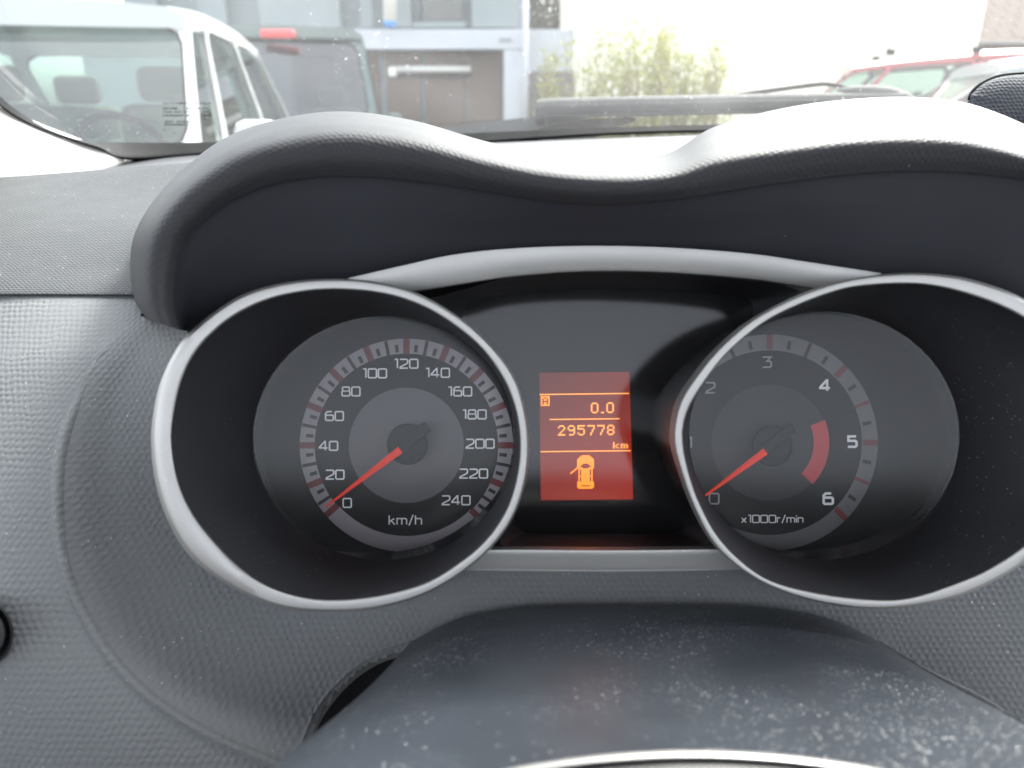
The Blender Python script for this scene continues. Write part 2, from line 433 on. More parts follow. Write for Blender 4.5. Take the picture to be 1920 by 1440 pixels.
in4 = [P(BO[i][0], BO[i][1]+10, .32) for i in range(n)]
loft_obj('inner_lining', [cre, in1, in2, in3, in4], 10, 6, MAT['hood_in'], hood)

# ------------------------------------------------------------------ instrument cluster
clu = empty('instrument_cluster', P(1106, 1060, .30), 'instrument cluster with two silver-ringed gauges and a lit red display between', 'instrument cluster')
NA = 128
def radial(pts, c, n=NA):
    """closed traced outline -> n points at even angles round c (pixels)"""
    d = crom(pts, 12, True); res = []
    ang = [math.atan2(y-c[1], x-c[0]) for x, y in d]
    for k in range(n):
        a = -math.pi + 2*math.pi*k/n
        for i in range(len(d)):
            a0, a1 = ang[i-1], ang[i]
            da = (a1-a0+math.pi) % (2*math.pi) - math.pi
            t = ((a-a0+math.pi) % (2*math.pi) - math.pi)
            if da > 0 and 0 <= t <= da:
                s = t/da if da else 0
                res.append((d[i-1][0]+(d[i][0]-d[i-1][0])*s, d[i-1][1]+(d[i][1]-d[i-1][1])*s)); break
        else: res.append(res[-1] if res else d[0])
    return res
L_OUT = [(282,835),(286,775),(300,715),(325,662),(351,626),(400,585),(460,549),(540,528),(620,522),(700,527),(780,548),(861,594),(920,646),(965,706),(985,770),(992,835),
         (986,900),(965,965),(928,1020),(876,1068),(800,1114),(715,1140),(625,1148),(521,1139),(430,1100),(354,1043),(312,975),(290,905)]
L_IN = [(322,832),(326,775),(340,715),(362,668),(395,628),(440,592),(500,563),(570,547),(640,543),(720,551),(790,573),(850,608),(905,655),(945,712),(967,770),(975,832),
        (969,895),(950,955),(915,1008),(868,1050),(800,1092),(715,1116),(630,1125),(562,1119),(500,1098),(450,1064),(406,1020),(363,965),(335,905)]
R_OUT = [(1262,830),(1265,785),(1275,750),(1296,715),(1340,660),(1400,606),(1465,568),(1538,538),(1620,518),(1712,511),(1800,518),(1870,537),(1920,559),(1975,597),(2020,650),(2045,720),
         (2052,800),(2045,880),(2020,950),(1975,1012),(1920,1057),(1850,1098),(1770,1127),(1652,1142),(1558,1134),(1477,1113),(1400,1075),(1340,1022),(1302,954),(1275,880)]
R_IN = [(1280,822),(1284,785),(1301,747),(1348,680),(1390,638),(1439,601),(1490,575),(1546,553),(1603,538),(1697,532),(1770,540),(1853,565),(1920,597),(1965,635),(2000,690),(2016,750),
        (2020,810),(2012,880),(1985,950),(1955,992),(1920,1024),(1870,1058),(1812,1087),(1707,1121),(1624,1124),(1520,1110),(1430,1082),(1355,1018),(1312,946),(1289,879)]
RD, OD, DD = .266, .315, .360
# digits drawn as strokes in a unit-height box
G = {
 '0': (.92, [([(.1,0),(.82,0),(.92,.1),(.92,.9),(.82,1),(.1,1),(0,.9),(0,.1)], 1)]),
 '1': (.46, [([(.08,1),(.40,1),(.40,0)], 0)]),
 '2': (.90, [([(0,1),(.78,1),(.88,.90),(.88,.64),(.80,.52),(.10,.16),(.02,.06),(.02,0),(.90,0)], 0)]),
 '3': (.86, [([(0,1),(.84,1),(.42,.60),(.72,.60),(.85,.48),(.85,.12),(.73,0),(0,0)], 0)]),
 '4': (.92, [([(.66,0),(.66,1),(.60,1),(0,.34),(0,.27),(.92,.27)], 0)]),
 '5': (.86, [([(.80,1),(.06,1),(.06,.58),(.72,.58),(.84,.46),(.84,.12),(.72,0),(0,0)], 0)]),
 '6': (.88, [([(.72,1),(.20,1),(0,.80),(0,.10),(.10,0),(.78,0),(.88,.10),(.88,.50),(.78,.60),(.04,.60)], 0)]),
 '8': (.90, [([(.1,0),(.8,0),(.9,.1),(.9,.46),(.8,.55),(.1,.55),(0,.46),(0,.1)], 1), ([(.14,.55),(.76,.55),(.84,.63),(.84,.93),(.76,1),(.14,1),(.06,.93),(.06,.63)], 1)]),
 'k': (.62, [([(0,0),(0,1)], 0), ([(.56,.66),(.02,.32)], 0), ([(.22,.42),(.62,0)], 0)]),
 'm': (1.06, [([(0,0),(0,.66),(.94,.66),(1.06,.55),(1.06,0)], 0), ([(.53,.66),(.53,0)], 0)]),
 '/': (.5, [([(.02,-.1),(.48,1.08)], 0)]),
 'h': (.66, [([(0,0),(0,1)], 0), ([(0,.66),(.54,.66),(.66,.55),(.66,0)], 0)]),
 'x': (.62, [([(0,0),(.62,.66)], 0), ([(.62,0),(0,.66)], 0)]),
 'r': (.42, [([(0,0),(0,.66),(.42,.66)], 0)]),
 'i': (.04, [([(.02,0),(.02,.66)], 0), ([(.02,.84),(.02,1)], 0)]),
 'n': (.66, [([(0,0),(0,.66),(.54,.66),(.66,.55),(.66,0)], 0)]),
}
def ribbon(pts, closed, t):
    n = len(pts); L, Rr = [], []
    for i in range(n):
        p = Vector((*pts[i], 0))
        a = Vector((*pts[i-1], 0)) if (i or closed) else None
        b = Vector((*pts[(i+1) % n], 0)) if (i < n-1 or closed) else None
        d0 = (p-a).normalized() if a is not None else (b-p).normalized()
        d1 = (b-p).normalized() if b is not None else d0
        n0, n1 = Vector((-d0.y, d0.x, 0)), Vector((-d1.y, d1.x, 0))
        m = (n0+n1).normalized(); k = t/2/max(.45, m.dot(n0))
        L.append((p+m*k)[:2]); Rr.append((p-m*k)[:2])
    vs = L + Rr
    fs = [(i, (i+1) % n, (i+1) % n + n, i+n) for i in range(n if closed else n-1)]
    return vs, fs
def lettering(name, text, cx, cy, h, d, mat, parent, t=.14, gap=.22, wide=1.0):
    """flat print centred at a pixel, h pixels tall, lying d metres from the camera"""
    ws = [G[c][0]*wide for c in text]; tot = sum(ws) + gap*(len(text)-1)
    x = -tot/2; V, FF = [], []
    for c, wd in zip(text, ws):
        for pts, cl in G[c][1]:
            v, f = ribbon([(p[0]*wide, p[1]) for p in pts], cl, t)
            o = len(V); V += [(x+a, b) for a, b in v]; FF += [tuple(i+o for i in q) for q in f]
        x += wd + gap
    vs = [P(cx + a*h, cy - (b-.5)*h, d) for a, b in V]
    return mobj(name, vs, FF, mat, parent, False)
def polar(c, r, a): return (c[0] + r*math.cos(rad(a)), c[1] - r*math.sin(rad(a)))
def sector(name, c, r0, r1, a0, a1, d, mat, parent, n=None):
    n = n or max(1, int(abs(a1-a0)/3))
    vs, fs = [], []
    for i in range(n+1):
        a = a0 + (a1-a0)*i/n
        vs += [P(*polar(c, r0, a), d), P(*polar(c, r1, a), d)]
    fs = [(2*i, 2*i+1, 2*i+3, 2*i+2) for i in range(n)]
    return mobj(name, vs, fs, mat, parent, False, [((v-CAM).dot(R), (v-CAM).dot(U)) for v in vs])
def tickmark(name, c, r0, r1, a, wpx, d, mat, parent):
    ca, sa = math.cos(rad(a)), -math.sin(rad(a)); h = wpx/2
    q = [(c[0]+ca*r-sa*s*h, c[1]+sa*r+ca*s*h) for r, s in ((r0,-1),(r1,-1),(r1,1),(r0,1))]
    return mobj(name, [P(*p, d) for p in q], [(0,1,2,3)], mat, parent, False)
def disc(name, c, r, d, mat, parent, n=72):
    return mobj(name, [P(*polar(c, r, 360*i/n), d) for i in range(n)], [tuple(range(n))], mat, parent, False)
def needle(parent, c, tip, tail, d, capr, capmat, bladew=13):
    c, tip, tail = Vector(c), Vector(tip), Vector(tail)
    ax = (tip-c).normalized(); no = Vector((-ax.y, ax.x))
    st = c + ax*17
    # blade: a shallow roof with a centre ridge
    pts = [(st+no*bladew/2, 0), (st-no*bladew/2, 0), (tip-no*1.6, 0), (tip+no*1.6, 0), (st, .0016), (tip, .0008)]
    vs = [P(p[0], p[1], d - .0122 - h) for p, h in pts]
    mobj('needle', vs, [(0,4,5,3),(4,1,2,5),(0,1,4),(3,5,2),(1,0,3,2)], MAT['needle'], parent, False)
    # cap: domed drum with a bar across it
    loops = [[P(*polar(c, capr*k, 360*i/48), d - z) for i in range(48)] for k, z in ((1.02,0),(1.0,.008),(.96,.0094),(.8,.010),(.3,.0104))]
    cap = rings_obj('needle_cap', loops, capmat, parent, cap=True, sharp=40)
    f = (tail-c).length
    q0, q1 = c + ax*30, tail
    bw = 11
    o = [q0+no*bw, q1+no*bw, q1-ax*2-no*bw*.1, q1-no*bw, q0-no*bw]
    solid('needle_boss', [P(p.x, p.y, d-.0114) for p in o], [P(p.x, p.y, d-.009) for p in o], capmat, parent, bev=.0006)
def gauge(name, label, outp, inp, cen, ope, dial, tilt, rimi):
    o2, i2 = radial(outp, cen), radial(inp, cen)
    mid = lambda s: [lerp2(a, b, s) for a, b in zip(o2, i2)]
    # tube: inner cone from the ring to the dial opening, then a short wall to the dial
    op = [(ope[0]+ope[2]*math.cos(-math.pi+2*math.pi*k/NA), ope[1]+ope[3]*math.sin(-math.pi+2*math.pi*k/NA)) for k in range(NA)]
    loops = [[P(*p, RD+.0005) for p in i2], [P(*lerp2(p, q, .03), RD+.003) for p, q in zip(i2, op)],
             [P(*lerp2(p, q, .5), RD+(OD-RD)*.42) for p, q in zip(i2, op)], [P(*q, OD) for q in op],
             [P(*q, OD)+F*.0022 for q in op], [P(*lerp2(q, ope[:2], -.012), OD)+F*.0024 for q in op], [P(*lerp2(q, ope[:2], -.03), DD+.001) for q in op]]
    tb = rings_obj(name, loops, MAT['tube'], clu, sharp=35); tb['label'] = label
    cw = sum((P(*p, RD) for p in o2), Vector())/NA
    def shrink(s, df): return [cw + (P(*p, RD)-cw)*s + F*df for p in o2]
    rings_obj('outer_wall', [shrink(.985, .006), shrink(.972, .02), shrink(.92, .072)], MAT['tube_out'], tb)
    rings_obj('bezel_ring', [shrink(.975, .012), shrink(.995, .008), shrink(1.0, .003), [P(*p, RD-.0002) for p in mid(.03)], [P(*p, RD-.0022) for p in mid(.16)], [P(*p, RD-.0027) for p in mid(.24)],
                             [P(*p, RD-.0028) for p in mid(.55)], [P(*p, RD-.0026) for p in mid(.86)], [P(*p, RD-.0022) for p in mid(.95)], [P(*p, RD-.0006) for p in mid(.99)], [P(*p, RD+.0018) for p in mid(1.0)]],
              MAT['silver'], tb, sharp=32)
    mobj('dial_face', [P(ope[0]+ope[2]*1.05*math.cos(2*math.pi*k/72), ope[1]+ope[3]*1.05*math.sin(2*math.pi*k/72), DD) for k in range(72)], [tuple(range(72))], MAT['face'], tb, False)
    n = 96
    cs = [(math.cos(2*math.pi*k/n), math.sin(2*math.pi*k/n)) for k in range(n)]
    mobj('lens', [P(ope[0]+ope[2]*.998*c, ope[1]+ope[3]*.998*q, OD+.0012 - tilt*c) for c, q in cs], [tuple(range(n))], MAT['dial_lens'], tb, False)
    ri = rimi
    mobj('dial_rim', [P(ope[0]+ope[2]*1.01*c, ope[1]+ope[3]*1.01*q, OD+.016) for c, q in cs] + [P(ri[0]+ri[2]*c, ri[1]+ri[3]*q, OD+.018) for c, q in cs],
         [(k, (k+1) % n, (k+1) % n + n, k + n) for k in range(n)], MAT['rimgrey'], tb, True)
    return tb
# ---- speedometer
SC = (762, 835)
sp = gauge('speedometer', 'speedometer marked 0 to 240 km/h with its red needle at zero', L_OUT, L_IN, (637,835), (720,822,246,230), SC, -.004, (729,826,238,228))
d1, d2 = DD-.0004, DD-.0007
disc('hub_disc', SC, 108, d1, MAT['hub'], sp)
sector('scale_band', SC, 172, 200, -45, 222, d1, MAT['band'], sp)
sector('scale_band', SC, 170, 200, 222, 315, d1, MAT['band'], sp)
for v in range(0, 241, 5):
    a = 225 - v*1.125
    if v == 0: a = 221
    if v == 5: continue
    if v % 20 == 0: tickmark('tick_mark', SC, 171, 200, a, 12, d2, MAT['tickred'], sp)
    elif v % 10 == 0: tickmark('tick_mark', SC, 172, 199, a, 6, d2, MAT['tick'], sp)
    else: tickmark('tick_mark', SC, 175, 189, a, 6.5, d2, MAT['tick'], sp)
for tx, x, y in (('0',651,943),('20',628,890),('40',616,836),('60',627,780),('80',658,734),('100',702,700),('120',761,682),('140',820,699),
                 ('160',862,734),('180',889,777),('200',900,832),('220',888,888),('240',855,938)):
    lettering('numeral', tx, x, y, 16.5, d2, MAT['print'], sp, t=.17, gap=.22)
lettering('unit_print', 'km/h', 760, 975, 17, d2, MAT['print'], sp, t=.15, gap=.24)
needle(sp, (764,833), (611,950), (801,799), DD, 38, MAT['cap'], 14)
# ---- tachometer
TC = (1443, 830)
ta = gauge('tachometer', 'tachometer marked 0 to 6 with a red zone and its needle at zero', R_OUT, R_IN, (1660,828), (1545,817,254,234), TC, .009, (1533,819,240,230))
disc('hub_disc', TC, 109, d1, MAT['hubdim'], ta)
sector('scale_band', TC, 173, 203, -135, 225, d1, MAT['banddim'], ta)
for v in range(0, 25):
    a = 225 - v*11.25
    if v % 4 == 0: tickmark('tick_mark', TC, 175, 203, a, 11, d2, MAT['tickred'], ta)
    elif v % 2 == 0: tickmark('tick_mark', TC, 173, 202, a, 6, d2, MAT['tickred'] if v > 16 else MAT['tick'], ta)
    else: tickmark('tick_mark', TC, 178, 194, a, 6.5, d2, MAT['tick'], ta)
sector('redline_zone', TC, 83, 112, -44, 22.5, d2, MAT['redzone'], ta)
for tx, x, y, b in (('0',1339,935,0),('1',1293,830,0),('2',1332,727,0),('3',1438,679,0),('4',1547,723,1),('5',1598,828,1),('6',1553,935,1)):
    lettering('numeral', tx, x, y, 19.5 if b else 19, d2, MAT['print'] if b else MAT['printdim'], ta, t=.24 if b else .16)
lettering('unit_print', 'x1000r/min', 1448, 973, 13.5, d2, MAT['print'], ta, t=.15, gap=.22)
needle(ta, (1449,836), (1309,939), (1486,800), DD, 38, MAT['cap'], 14)
# ---- trims, recess and display
def strip(name, rows_, nu_, nv_, mat, parent): return loft_obj(name, rows_, nu_, nv_, mat, parent, sharp=28)
tt = [(655,522),(760,498),(850,479),(960,467),(1100,462),(1250,465),(1400,476),(1520,493),(1650,513)]
tb_ = [(752,547),(790,543),(860,532),(965,517),(1100,508),(1250,510),(1395,521),(1490,534),(1548,544)]
strip('upper_trim', [[P(x,y,.283)+F*.008 for x,y in tt],[P(x,y,.2835) for x,y in tt],[P(x,y+1.2,.2828) for x,y in tt],[P(*lerp2(a,b,.5),.2835) for a,b in zip(tt,tb_)],
      [P(x,y-1.5,.2850) for x,y in tb_],[P(x,y,.2862) for x,y in tb_],[P(x,y,.2862)+F*.004 for x,y in tb_]], 8, 3, MAT['silver'], clu)
bt = [(908,1031),(940,1031),(1000,1031),(1130,1032),(1260,1031),(1335,1030),(1354,1030)]
bb = [(864,1068),(900,1068),(1000,1069),(1130,1070),(1260,1069),(1370,1067),(1396,1067)]
strip('lower_trim', [[P(x,y,.282)+F*.006 for x,y in bt],[P(x,y,.2808) for x,y in bt],[P(x,y+2,.2796) for x,y in bt],[P(*lerp2(a,b,.5),.2801) for a,b in zip(bt,bb)],
      [P(x,y-1,.2808) for x,y in bb],[P(x,y,.2815) for x,y in bb],[P(x,y,.2815)+F*.012 for x,y in bb]], 8, 3, MAT['silver'], clu)
fr = [(800,566),(835,552),(880,540),(960,520),(1100,510),(1250,512),(1400,523),(1470,535),(1500,549),(1490,568),(1395,622),(1330,688),(1287,755),(1272,825),(1283,885),(1305,950),
      (1326,995),(1328,1014),(1316,1025),(1296,1028),(1130,1029),(965,1028),(945,1024),(938,1010),(957,960),(976,900),(984,835),(978,775),(956,712),(913,652),(856,602)]
bk = [(866,600),(872,575),(900,561),(985,548),(1100,541),(1240,543),(1340,551),(1392,558),(1411,572),(1405,612),(1370,635),(1328,662),(1275,735),(1260,811),(1268,880),(1280,945),
      (1288,968),(1284,988),(1270,997),(1245,999),(1130,1001),(1005,1000),(980,996),(968,982),(966,955),(970,900),(972,835),(966,765),(945,715),(905,660),(872,622)]
rings_obj('display_recess', [[P(x,y,.2868) for x,y in crom(fr,6,True)], [P(x,y,.30) for x,y in crom([lerp2(a,b,.12) for a,b in zip(fr,bk)],6,True)],
                             [P(x,y,.336) for x,y in crom(bk,6,True)], [P(x,y,.3445) for x,y in crom(bk,6,True)]], MAT['tube'], clu, sharp=40)
bkc = crom(bk, 6, True)
dp = mobj('display_panel', [P(x, y, .343) for x, y in bkc], [tuple(range(len(bkc)))], MAT['face'], clu, False)
mobj('panel_lens', [P(x, y, .3368) for x, y in bkc], [tuple(range(len(bkc)))], MAT['screen_lens'], dp, False)
mobj('backing', [P(x, y, .39) for x, y in ((330,520),(2000,520),(2000,1120),(330,1120))], [(0,1,2,3)], MAT['black'], clu, False)
# liquid crystal screen
Q = [(1011,699),(1180,697),(1187,936),(1014,938)]
def lcd(u, v, d=.3415):
    a, b, c, e = Q
    x = a[0]*(1-u)*(1-v)+b[0]*u*(1-v)+c[0]*u*v+e[0]*(1-u)*v
    y = a[1]*(1-u)*(1-v)+b[1]*u*(1-v)+c[1]*u*v+e[1]*(1-u)*v
    return P(x, y, d)
def screen_mat():
    m, t, o = new_mat('screen_red')
    p = N(t, 'ShaderNodeBsdfPrincipled'); p.inputs['Base Color'].default_value = (.05, .012, .01, 1); p.inputs['Roughness'].default_value = .6
    s = N(t, 'ShaderNodeSeparateXYZ'); t.links.new(coords(t, 'UV'), s.inputs[0])
    g = M_(t, 'ADD', M_(t, 'MULTIPLY', ramp(t, s.outputs[1], 0, 1), .55), M_(t, 'MULTIPLY', s.outputs[0], .25))
    t.links.new(mixc(t, g, (.14, .017, .006), (.52, .020, .004)), p.inputs['Emission Color'])
    p.inputs['Emission Strength'].default_value = .12
    t.links.new(p.outputs[0], o.inputs[0]); return m
MAT['screen'] = screen_mat()
MAT['amber'] = emit('screen_amber', (1.0, .29, .022), .24)
MAT['amber2'] = emit('screen_amber_pale', (1.0, .37, .07), .24)
gu = 12
scr = mobj('lcd_screen', [lcd(i/gu, j/gu) for j in range(gu+1) for i in range(gu+1)], grid_faces(gu+1, gu+1), MAT['screen'], clu, False,
           [(i/gu, j/gu) for j in range(gu+1) for i in range(gu+1)])
scr['label'] = 'red backlit screen showing 0.0, 295778 km and an open car door'
def cells(name, quads, mat, parent):
    """quads in photo pixels on the LCD (x0,y0,x1,y1)"""
    vs, fs = [], []
    for x0, y0, x1, y1 in quads:
        k = len(vs)
        for x, y in ((x0,y0),(x1,y0),(x1,y1),(x0,y1)): vs.append(P(x, y - (x-1098)*.012, .3411))
        fs.append((k, k+1, k+2, k+3))
    return mobj(name, vs, fs, mat, parent, False)
for y, x0, x1 in ((738.7,1011.6,1179.5),(785.8,1030.5,1162),(846,1013.5,1182.5)):
    cells('screen_line', [(x0, y-1.1, x1, y+1.1)], MAT['amber2'], scr)
BIT = {'0':'01110 10001 10001 10001 10001 10001 01110','2':'01110 10001 00001 00010 00100 01000 11111','9':'01110 10001 10001 01111 00001 00001 01110',
       '5':'11111 10000 11110 00001 00001 10001 01110','7':'11111 00001 00001 00010 00010 00100 00100','8':'01110 10001 10001 01110 10001 10001 01110',
       '.':'00000 00000 00000 00000 00000 01100 01100','k':'1000 1000 1001 1010 1100 1010 1001','m':'00000 00000 11010 10101 10101 10101 10101'}
def bits(name, text, x, y, cw, ch, pitch, mat):
    q = []
    for c in text:
        for j, row in enumerate(BIT[c].split()):
            i = 0
            while i < len(row):
                if row[i] == '1':
                    k = i
                    while k < len(row) and row[k] == '1': k += 1
                    q.append((x+i*cw-.15, y+j*ch-.15, x+k*cw+.15, y+(j+1)*ch+.15)); i = k
                else: i += 1
        x += pitch if c not in 'km' else 14.5
    return cells(name, q, mat, scr)
bits('trip_reading', '0', 1108, 755, 2.8, 2.85, 18, MAT['amber2'])
cells('trip_reading', [(1127, 772.3, 1132.6, 775.4)], MAT['amber2'], scr)
bits('trip_reading', '0', 1137, 755, 2.8, 2.85, 18, MAT['amber2'])
bits('odometer_reading', '295778', 1046, 797, 2.75, 2.75, 18.45, MAT['amber2'])
bits('distance_unit', 'km', 1149.5, 829.5, 2.7, 1.7, 13, MAT['amber2'])
ab = []
A = ['111111','110011','101101','101101','100001','101101','101101','111111']
for j, row in enumerate(A):
    for i, c in enumerate(row):
        if c == '1': ab.append((1014+i*2.75, 741.5+j*2.35, 1014+(i+1)*2.75+.1, 741.5+(j+1)*2.35+.1))
cells('trip_symbol', ab, MAT['amber'], scr)
CARB = ['000111111000','001111111100','011111111110','111111111111','111111111111','111111111111','111111111111','111100001111','111000000111','110000000011','111100001111','011111111110',
        '010111111010','010111111010','010111111010','010111111010','010111111010','011111111110','010111111010','010111111010','010111111010','010111111010','111111111111','111111111111','111111111111','111000000111','111111111111','011111111110']
q = []
for j, row in enumerate(CARB):
    i = 0
    while i < 12:
        if row[i] == '1':
            k = i
            while k < 12 and row[k] == '1': k += 1
            q.append((1082+i*2.65, 853.5+j*2.25, 1082+k*2.65, 853.5+(j+1)*2.25+.05)); i = k
        else: i += 1
for i in range(6): q.append((1069+i*2.3, 885.5-i*1.9, 1069+(i+1)*2.3+.8, 885.5-i*1.9+3.0))
cells('door_ajar_symbol', q, MAT['amber'], scr)

# ------------------------------------------------------------------ steering column cover and wheel hub
cc = empty('steering_column_cover', P(1200, 1440, .22), 'dusty dark blue-grey steering column cover below the gauges', 'column cover')
def cc_row(l, r, crest, d, dl=0.0):
    row = []
    for k in range(15):
        u = k/7 - 1
        e = l if u < 0 else r
        x = (l[0]+r[0])/2 + (r[0]-l[0])/2*u
        y = crest + (e[1]-crest)*abs(u)**4.2
        row.append(P(x, y, d + dl*abs(u)**3))
    return row
R0, R1, R2, R3 = ((766,1209),(1650,1204)), ((690,1290),(1752,1266)), ((560,1400),(1900,1345)), ((380,1540),(2120,1470))
loft_obj('cover_shell', [[p + F*.008 - U*.006 for p in cc_row(*R0, 1138, .2885)], [p + F*.0015 - U*.0008 for p in cc_row(*R0, 1138, .2885)], cc_row(*R0, 1139, .287),
         cc_row(*R1, 1203, .25, .004), cc_row(*R2, 1294, .21, .004), cc_row(*R3, 1450, .165)], 5, 8, MAT['cover'], cc)
for a in (0, 1):
    pts = [P(*r[a], d) for r, d in ((R0, .2885), (R1, .254), (R2, .214), (R3, .165))]
    loft_obj('cover_skirt', [pts, [p - U*.004 + R*(.002 if a == 0 else -.002) for p in pts], [p - U*.05 + R*(.01 if a == 0 else -.01) for p in pts]], 8, 3, MAT['cover'], cc)
hubo = empty('steering_wheel_hub', P(1300, 1560, .155), 'steering wheel hub edged with a satin silver trim arc', 'steering wheel')
def arcp(k, dy, d, ex=1.0): return [P(1300 + x*ex, 1407 + dy + k*(x/345.0)**2*34, d) for x in (-700,-520,-345,-200,-80,0,80,200,345,520,700)]
loft_obj('silver_trim', [arcp(1, 8, .158), arcp(1, 1, .1535), arcp(1, 2, .1515), arcp(1, 12, .150), arcp(1, 17, .1515), arcp(1, 18, .156)], 6, 4, MAT['silver'], hubo)
loft_obj('hub_pad', [arcp(1, 16, .157), arcp(1, 18, .1525), arcp(1, 24, .150), arcp(1, 60, .147), arcp(1, 160, .145)], 6, 4, MAT['black'], hubo)
# round vent knob on the side panel
kn = empty('round_knob', P(-42, 1188, .24), 'round black knob set in the side of the dashboard', 'knob')
kc = (-42, 1188)
loops = [[P(*polar(kc, 62*k, 360*i/56), .2650 - z) for i in range(56)] for k, z in ((1.08,0),(1.06,.003),(1.0,.0045),(.94,.004),(.92,.0015),(.86,.0015),(.84,.007),(.8,.0085),(.5,.009),(.1,.009))]
rings_obj('knob_body', loops, MAT['black'], kn, cap=True, sharp=35)

# ------------------------------------------------------------------ windscreen, pillar, wipers
gl = empty('windscreen', P(960, 262, .86), 'dusty windscreen glass with a black painted edge above the dashboard', 'windscreen')
GB = [(-60,130,.52),(0,186,.57),(60,226,.605),(140,257,.64),(240,275,.695),(420,275,.745),(800,262,.84),(1150,244,.882),(1500,235,.88),(2200,225,.80),(2500,222,.74)]
gbase = [P(*g) for g in GB]
back_dir = Vector((0, -math.cos(rad(29)), math.sin(rad(29))))
def g_row(s):
    return [p + back_dir*s + Vector((0, 0, .06*math.sin(min(1, s/.62)*math.pi*.9)*.35)) + Vector(((0-p.x)*.12*s, 0, 0)) for p in gbase]
loft_obj('glass_pane', [g_row(s) for s in (-.012, .15, .32, .5, .66)], 8, 6, MAT['windscreen'], gl)
# painted black edge on the inside of the glass, and the seal under it
def band(o0, o1, off): 
    return [[p - F*off + U*o0*1e-3 for p in gbase], [p - F*off + U*o1*1e-3 for p in gbase]]
edge_hi = [(-60,118),(0,181),(50,219),(100,245),(160,263),(230,267),(420,266),(800,253),(1150,238),(1500,231),(2200,221)]
edge_lo = [(-60,140),(0,197),(55,231),(120,256),(185,276),(245,297),(420,288),(800,274),(1150,251),(1500,243),(2200,234)]
dep = [.50,.55,.585,.612,.64,.682,.735,.832,.874,.872,.79]
dz = [d-.004 for d in dep]
loft_obj('painted_edge', [[P(*a, d+.003) for a, d in zip(edge_hi, dz)], [P(*lerp2(a, b, .5), d) for a, b, d in zip(edge_hi, edge_lo, dz)], [P(*b, d-.002) for b, d in zip(edge_lo, dz)], [P(b[0], b[1]+3, d+.008) for b, d in zip(edge_lo, dz)]], 8, 4, MAT['rubber'], gl)
# glass marking, read from behind
dg = bpy.context.evaluated_depsgraph_get()
MAT['mark'] = plastic('glass_marking', (.015, .016, .015), .9, .05)
def glass_text(txt, x0, y, x1, h, d=.668):
    """mirrored writing between two pixel columns"""
    cu = bpy.data.curves.new('t', 'FONT'); cu.body = txt; cu.resolution_u = 2; cu.offset = .022
    ob = bpy.data.objects.new('t', cu); COL.objects.link(ob)
    bpy.context.view_layer.update()
    me = bpy.data.meshes.new_from_object(ob.evaluated_get(bpy.context.evaluated_depsgraph_get()))
    v = [q.co.copy() for q in me.vertices]; f = [tuple(p.vertices) for p in me.polygons]
    bpy.data.objects.remove(ob); bpy.data.curves.remove(cu); bpy.data.meshes.remove(me)
    a, b = min(q.x for q in v), max(q.x for q in v)
    vs = [P(x1 - (q.x-a)/(b-a)*(x1-x0), y - q.y/.7*h, d) for q in v]
    mobj('glass_marking', vs, f, MAT['mark'], gl, False)
for txt, x0, y, x1, h in (('AGC AUTOMOTIVE',305,195.5,396,4),('AS2M      M31M',306,205,376,3.6),('DOT-20 AS1',306,211.5,367,3.6),('43R-006241',306,218.5,369,4),
                          ('A002345 10A',308,230,371,4),('LAMISAFE',308,235.5,354,3.6),('JIS',381,204,393,4),('E6',380,218.5,395,4.5),('CCC',383,231.5,394,4)):
    glass_text(txt, x0, y, x1, h)
for cx, cy, rx, ry in ((387.5,202.5,9,6),(387,216.5,11,7),(387,229.5,10.5,5.5)):
    a = [(cx+rx*math.cos(i*math.pi/16), cy+ry*math.sin(i*math.pi/16)) for i in range(32)]
    b = [(cx+(rx-.9)*math.cos(i*math.pi/16), cy+(ry-.9)*math.sin(i*math.pi/16)) for i in range(32)]
    mobj('glass_marking', [P(*q, .668) for q in a+b], [(i, (i+1) % 32, (i+1) % 32+32, i+32) for i in range(32)], MAT['mark'], gl, False)
for x, y in ((308,243.5),(326,249.5),(360,242),(361,249)):
    disc('glass_marking', (x, y), 1.3, .668, MAT['mark'], gl, 10)

# A-pillar trim
pl = [[(-400,-120,.36),(-240,20,.42),(-100,105,.49),(0,188,.556),(60,225,.592),(140,257,.628),(205,281,.66),(243,299,.692)],
      [(-460,-60,.33),(-300,70,.38),(-160,165,.44),(-60,235,.515),(20,268,.550),(110,292,.588),(180,303,.63),(232,309,.682)],
      [(-520,60,.31),(-380,190,.36),(-240,285,.44),(-120,335,.525),(-20,350,.543),(80,345,.566),(150,333,.605),(205,321,.668)],
      [(-560,180,.31),(-420,300,.36),(-280,380,.45),(-160,390,.535),(-40,385,.555),(70,372,.58),(140,352,.615),(195,338,.675)]]
po = loft_obj('pillar_trim', [[P(*q) for q in r] for r in pl], 8, 6, MAT['cream'], None)
tag(po, 'pale cream pillar trim between the windscreen edge and dashboard top', 'pillar trim')

